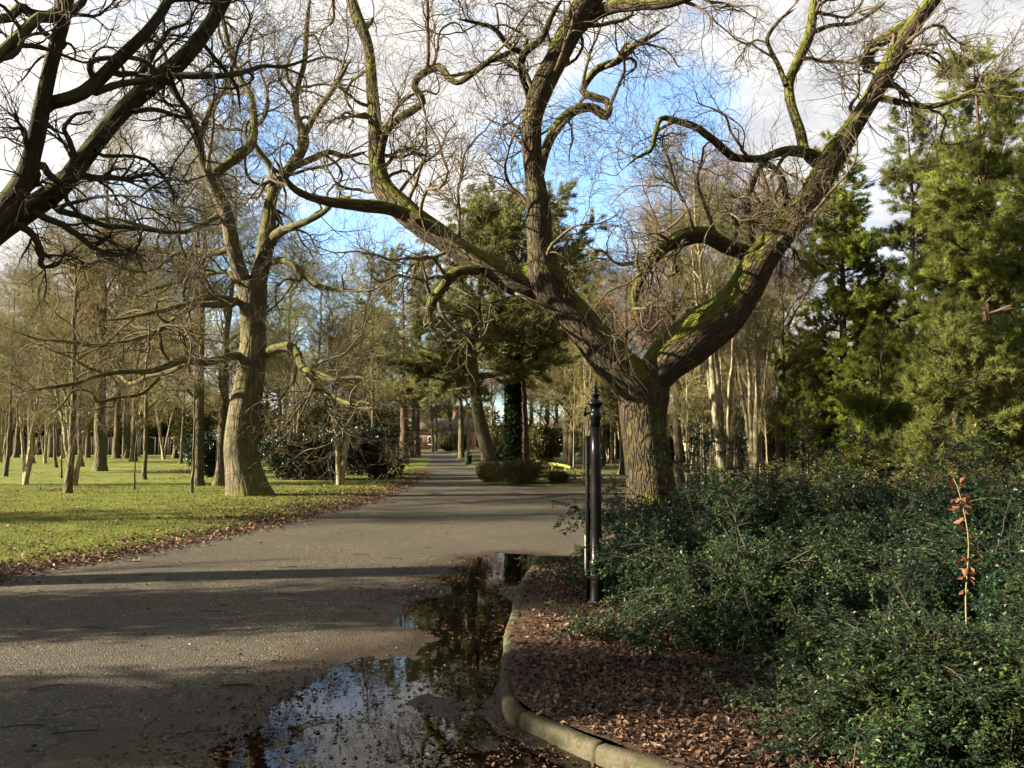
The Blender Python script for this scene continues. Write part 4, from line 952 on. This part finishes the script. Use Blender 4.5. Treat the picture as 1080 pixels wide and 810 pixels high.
Yb = dep(490); root = empty('litter_bin', (X(494, Yb), Yb, 0), 'small dark green litter bin on the grass right of the far road', 'bin')
def ring(prof_, k=16):
    mb = MB(); a = np.arange(k) / k * 2 * np.pi; z = np.array([p_[0] for p_ in prof_]); rr = np.array([p_[1] for p_ in prof_])
    V = np.stack([np.outer(rr, np.cos(a)), np.outer(rr, np.sin(a)), np.repeat(z[:, None], k, 1)], -1); idx = np.arange(len(z) * k).reshape(len(z), k)
    mb.raw(V, [np.stack([idx[:-1], np.roll(idx[:-1], -1, 1), np.roll(idx[1:], -1, 1), idx[1:]], -1).reshape(-1, 4), idx[-1:], idx[:1, ::-1]]); return mb
root.scale = (.75, .75, .75); ring([(0, .26), (.05, .3), (.75, .32), (.78, .34), (.8, .30)]).build('body', M['binpaint'], root); ring([(.95, .33), (1.0, .33), (1.12, .2), (1.15, .05)]).build('lid', M['binpaint'], root)
mb = MB()
for a in (0, 2.1, 4.2): mb.tubes(np.array([[(.28 * math.cos(a), .28 * math.sin(a), .76), (.28 * math.cos(a), .28 * math.sin(a), .97)]]), np.full((1, 2), .02), 6)
mb.build('lid_supports', M['binpaint'], root)

# boundary fence, dark boards
M['fence'] = plain_mat('dark_fence_boards', (.030, .026, .020), (.045, .04, .03), 2., .9)
Yf = 88.; xa, xb = X(-60, Yf), X(235, Yf); root = empty('boundary_fence', ((xa + xb) / 2, Yf, 0), 'dark timber boundary fence behind the left wood', 'fence')
mb = MB(); nb = 150
for i in range(nb):
    mb.box((xa - (xa + xb) / 2 + (i + .5) * (xb - xa) / nb, rs.uniform(-.02, .02), .95 + rs.uniform(-.03, .03)), ((xb - xa) / nb - .012, .025, 1.9))
mb.build('boards', M['fence'], root)
for i in range(12):
    mb = MB(); mb.box((xa - (xa + xb) / 2 + i * (xb - xa) / 11, -.09, 1.0), (.12, .12, 2.05)); mb.build('fence_post', M['fence'], root)
# hedge behind left laurels / mid background evergreens
hed = leafy_mound(84, 6.5, 3.0, 4.2, 15000, .26, .6, 14)
h1 = shrub('evergreen_shrub', 'tall dull green evergreen far behind the laurels', 330, 60, 0, hed, 'bramble')
for px, Y, s, lb in ((270, 66, 1.1, 'tall dull evergreen far behind the big pale trunk'), (395, 62, .95, 'tall dull evergreen left of the far road'), (210, 72, 1., 'dull evergreen at the right end of the boundary fence'),
                     (530, 62, .7, 'dark evergreen beyond the centre pines'), (575, 56, .65, 'dark evergreen beyond the yellow rail'), (640, 62, .9, 'dark evergreen deep behind the oak trunk'),
                     (720, 60, 1., 'evergreen deep in the wood right of the oak trunk'), (810, 58, 1., 'evergreen deep behind the pale stems'), (900, 56, 1.1, 'evergreen deep behind the bright conifer'), (1010, 54, 1.2, 'evergreen deep behind the slender pine')):
    copy_tree(h1, (X(px, Y), Y, 0), rs.uniform(0, 6), s, lb)

# dim shrubs behind the boundary fence and in the low gaps of the left wood
for i in range(15):
    copy_tree(h1, (X(-40 + 20 * i, 94) + rs.normal() * .8, 94 + rs.uniform(-2, 4), 0), rs.uniform(0, 6), rs.uniform(1., 1.3), 'dull evergreen of the row just over the dark boundary fence', 'evergreens over the boundary fence', sz=rs.uniform(1.15, 1.7))
for i in range(20):
    Y = rs.uniform(48, 84); copy_tree(thin_b if i % 2 else thin_a, (X(rs.uniform(-40, 400), Y), Y, 0), rs.uniform(0, 6), rs.uniform(.9, 1.5), 'slender bare tree among the mid-distance trees of the left wood', 'slender trees in the left wood')
for i in range(24):
    Y = rs.uniform(38, 75); copy_tree(thin_b if i % 2 else thin_a, (X(rs.uniform(600, 900), Y), Y, 0), rs.uniform(0, 6), rs.uniform(.9, 1.5), 'slender bare tree among the undergrowth of the right wood', 'slender trees in the right wood')
for i in range(12):
    copy_tree(protos[i % 3], (X(380 + 9 * i, 116) + rs.normal(), 112 + rs.uniform(0, 10), 0) if not 6 <= i <= 8 else (X(380 + 9 * i, 150), 150, 0), rs.uniform(0, 6), rs.uniform(.6, .9), 'bare tree of the row in front of and behind the brick houses', 'bare trees about the brick houses')
for i in range(7):
    copy_tree(h1, (X(385 + 18 * i, 152), 152, 0), i, 1.9, 'tall dim evergreen rising behind the brick houses', 'evergreens behind the brick houses')
# houses
m, t, p = mat('red_brick'); v = obj_vec(t)
bk = N(t, 'ShaderNodeTexBrick', inp={'Color1': (.27, .12, .085, 1), 'Color2': (.21, .095, .07, 1), 'Mortar': (.35, .30, .25, 1), 'Scale': 4.}); mp = N(t, 'ShaderNodeMapping'); mp.inputs['Rotation'].default_value = (R(90), 0, 0)
L(t, v, mp.inputs[0]); L(t, mp.outputs[0], bk.inputs[0]); L(t, bk.outputs[0], p.inputs['Base Color']); M['brick'] = m
M['roof'] = plain_mat('roof_tiles', (.14, .13, .12), (.18, .16, .14), 3.); M['white'] = plain_mat('white_paint', (.5, .48, .44), (.42, .4, .38), 3., .5)
m, t, p = mat('window_glass'); p.inputs['Base Color'].default_value = (.03, .035, .04, 1); p.inputs['Roughness'].default_value = .05; p.inputs['Specular IOR Level'].default_value = .6; M['glass'] = m
def house(px, Y, w_, h_, label):
    root = empty('brick_house', (X(px, Y), Y, 0), label, 'house')
    mb = MB(); mb.box((0, 3.5, h_ / 2), (w_, 7, h_)); mb.build('wall', M['brick'], root)
    mb = MB(); V = [(-w_ / 2 - .3, -.35, h_ - .02), (w_ / 2 + .3, -.35, h_ - .02), (w_ / 2 + .3, 7.35, h_ - .02), (-w_ / 2 - .3, 7.35, h_ - .02), (-w_ / 2 - .3, 3.5, h_ + 1.9), (w_ / 2 + .3, 3.5, h_ + 1.9)]
    mb.raw(V, [[[0, 1, 5, 4], [2, 3, 4, 5], [3, 2, 1, 0]], [[0, 4, 3], [1, 2, 5]]]); rf = mb.build('roof', M['roof'], root)
    mb = MB(); mb.box((w_ * .3, 3.5, h_ + 2.6), (.9, .7, 1.6)); mb.build('chimney', M['brick'], rf)
    nw = int(w_ // 2.4)
    for fl in (1.5, 4.1):
        if fl + 1 > h_: continue
        for i in range(nw):
            x_ = -w_ / 2 + (i + .5) * w_ / nw; wn = empty('window', (x_, 0, fl)); wn.parent = root
            mb = MB()
            for c_, d_ in (((0, 0, .6), (1.3, .1, .09)), ((0, 0, -.6), (1.3, .1, .09)), ((-.6, 0, 0), (.09, .1, 1.2)), ((.6, 0, 0), (.09, .1, 1.2)), ((0, 0, 0), (.07, .08, 1.2))): mb.box((c_[0], -.03, c_[2]), d_)
            mb.build('frame', M['white'], wn); mb = MB(); mb.box((0, -.01, 0), (1.16, .04, 1.14)); mb.build('pane', M['glass'], wn)
for px, Y, k_ in ((424, 112, .7), (473, 114, .65), (487, 105, .6)):
    copy_tree(h1, (X(px, Y), Y, 0), Y, k_, 'dull evergreen partly hiding the brick house at the road end', 'evergreens before the brick house')
house(447, 135, 16, 3.2, 'red brick house with white windows at the end of the road')
house(585, 128, 11, 3.2, 'red brick house glimpsed between the pines and the stout grey trunk')
house(330, 138, 16, 3.2, 'red brick house glimpsed left of the road end through the trees')
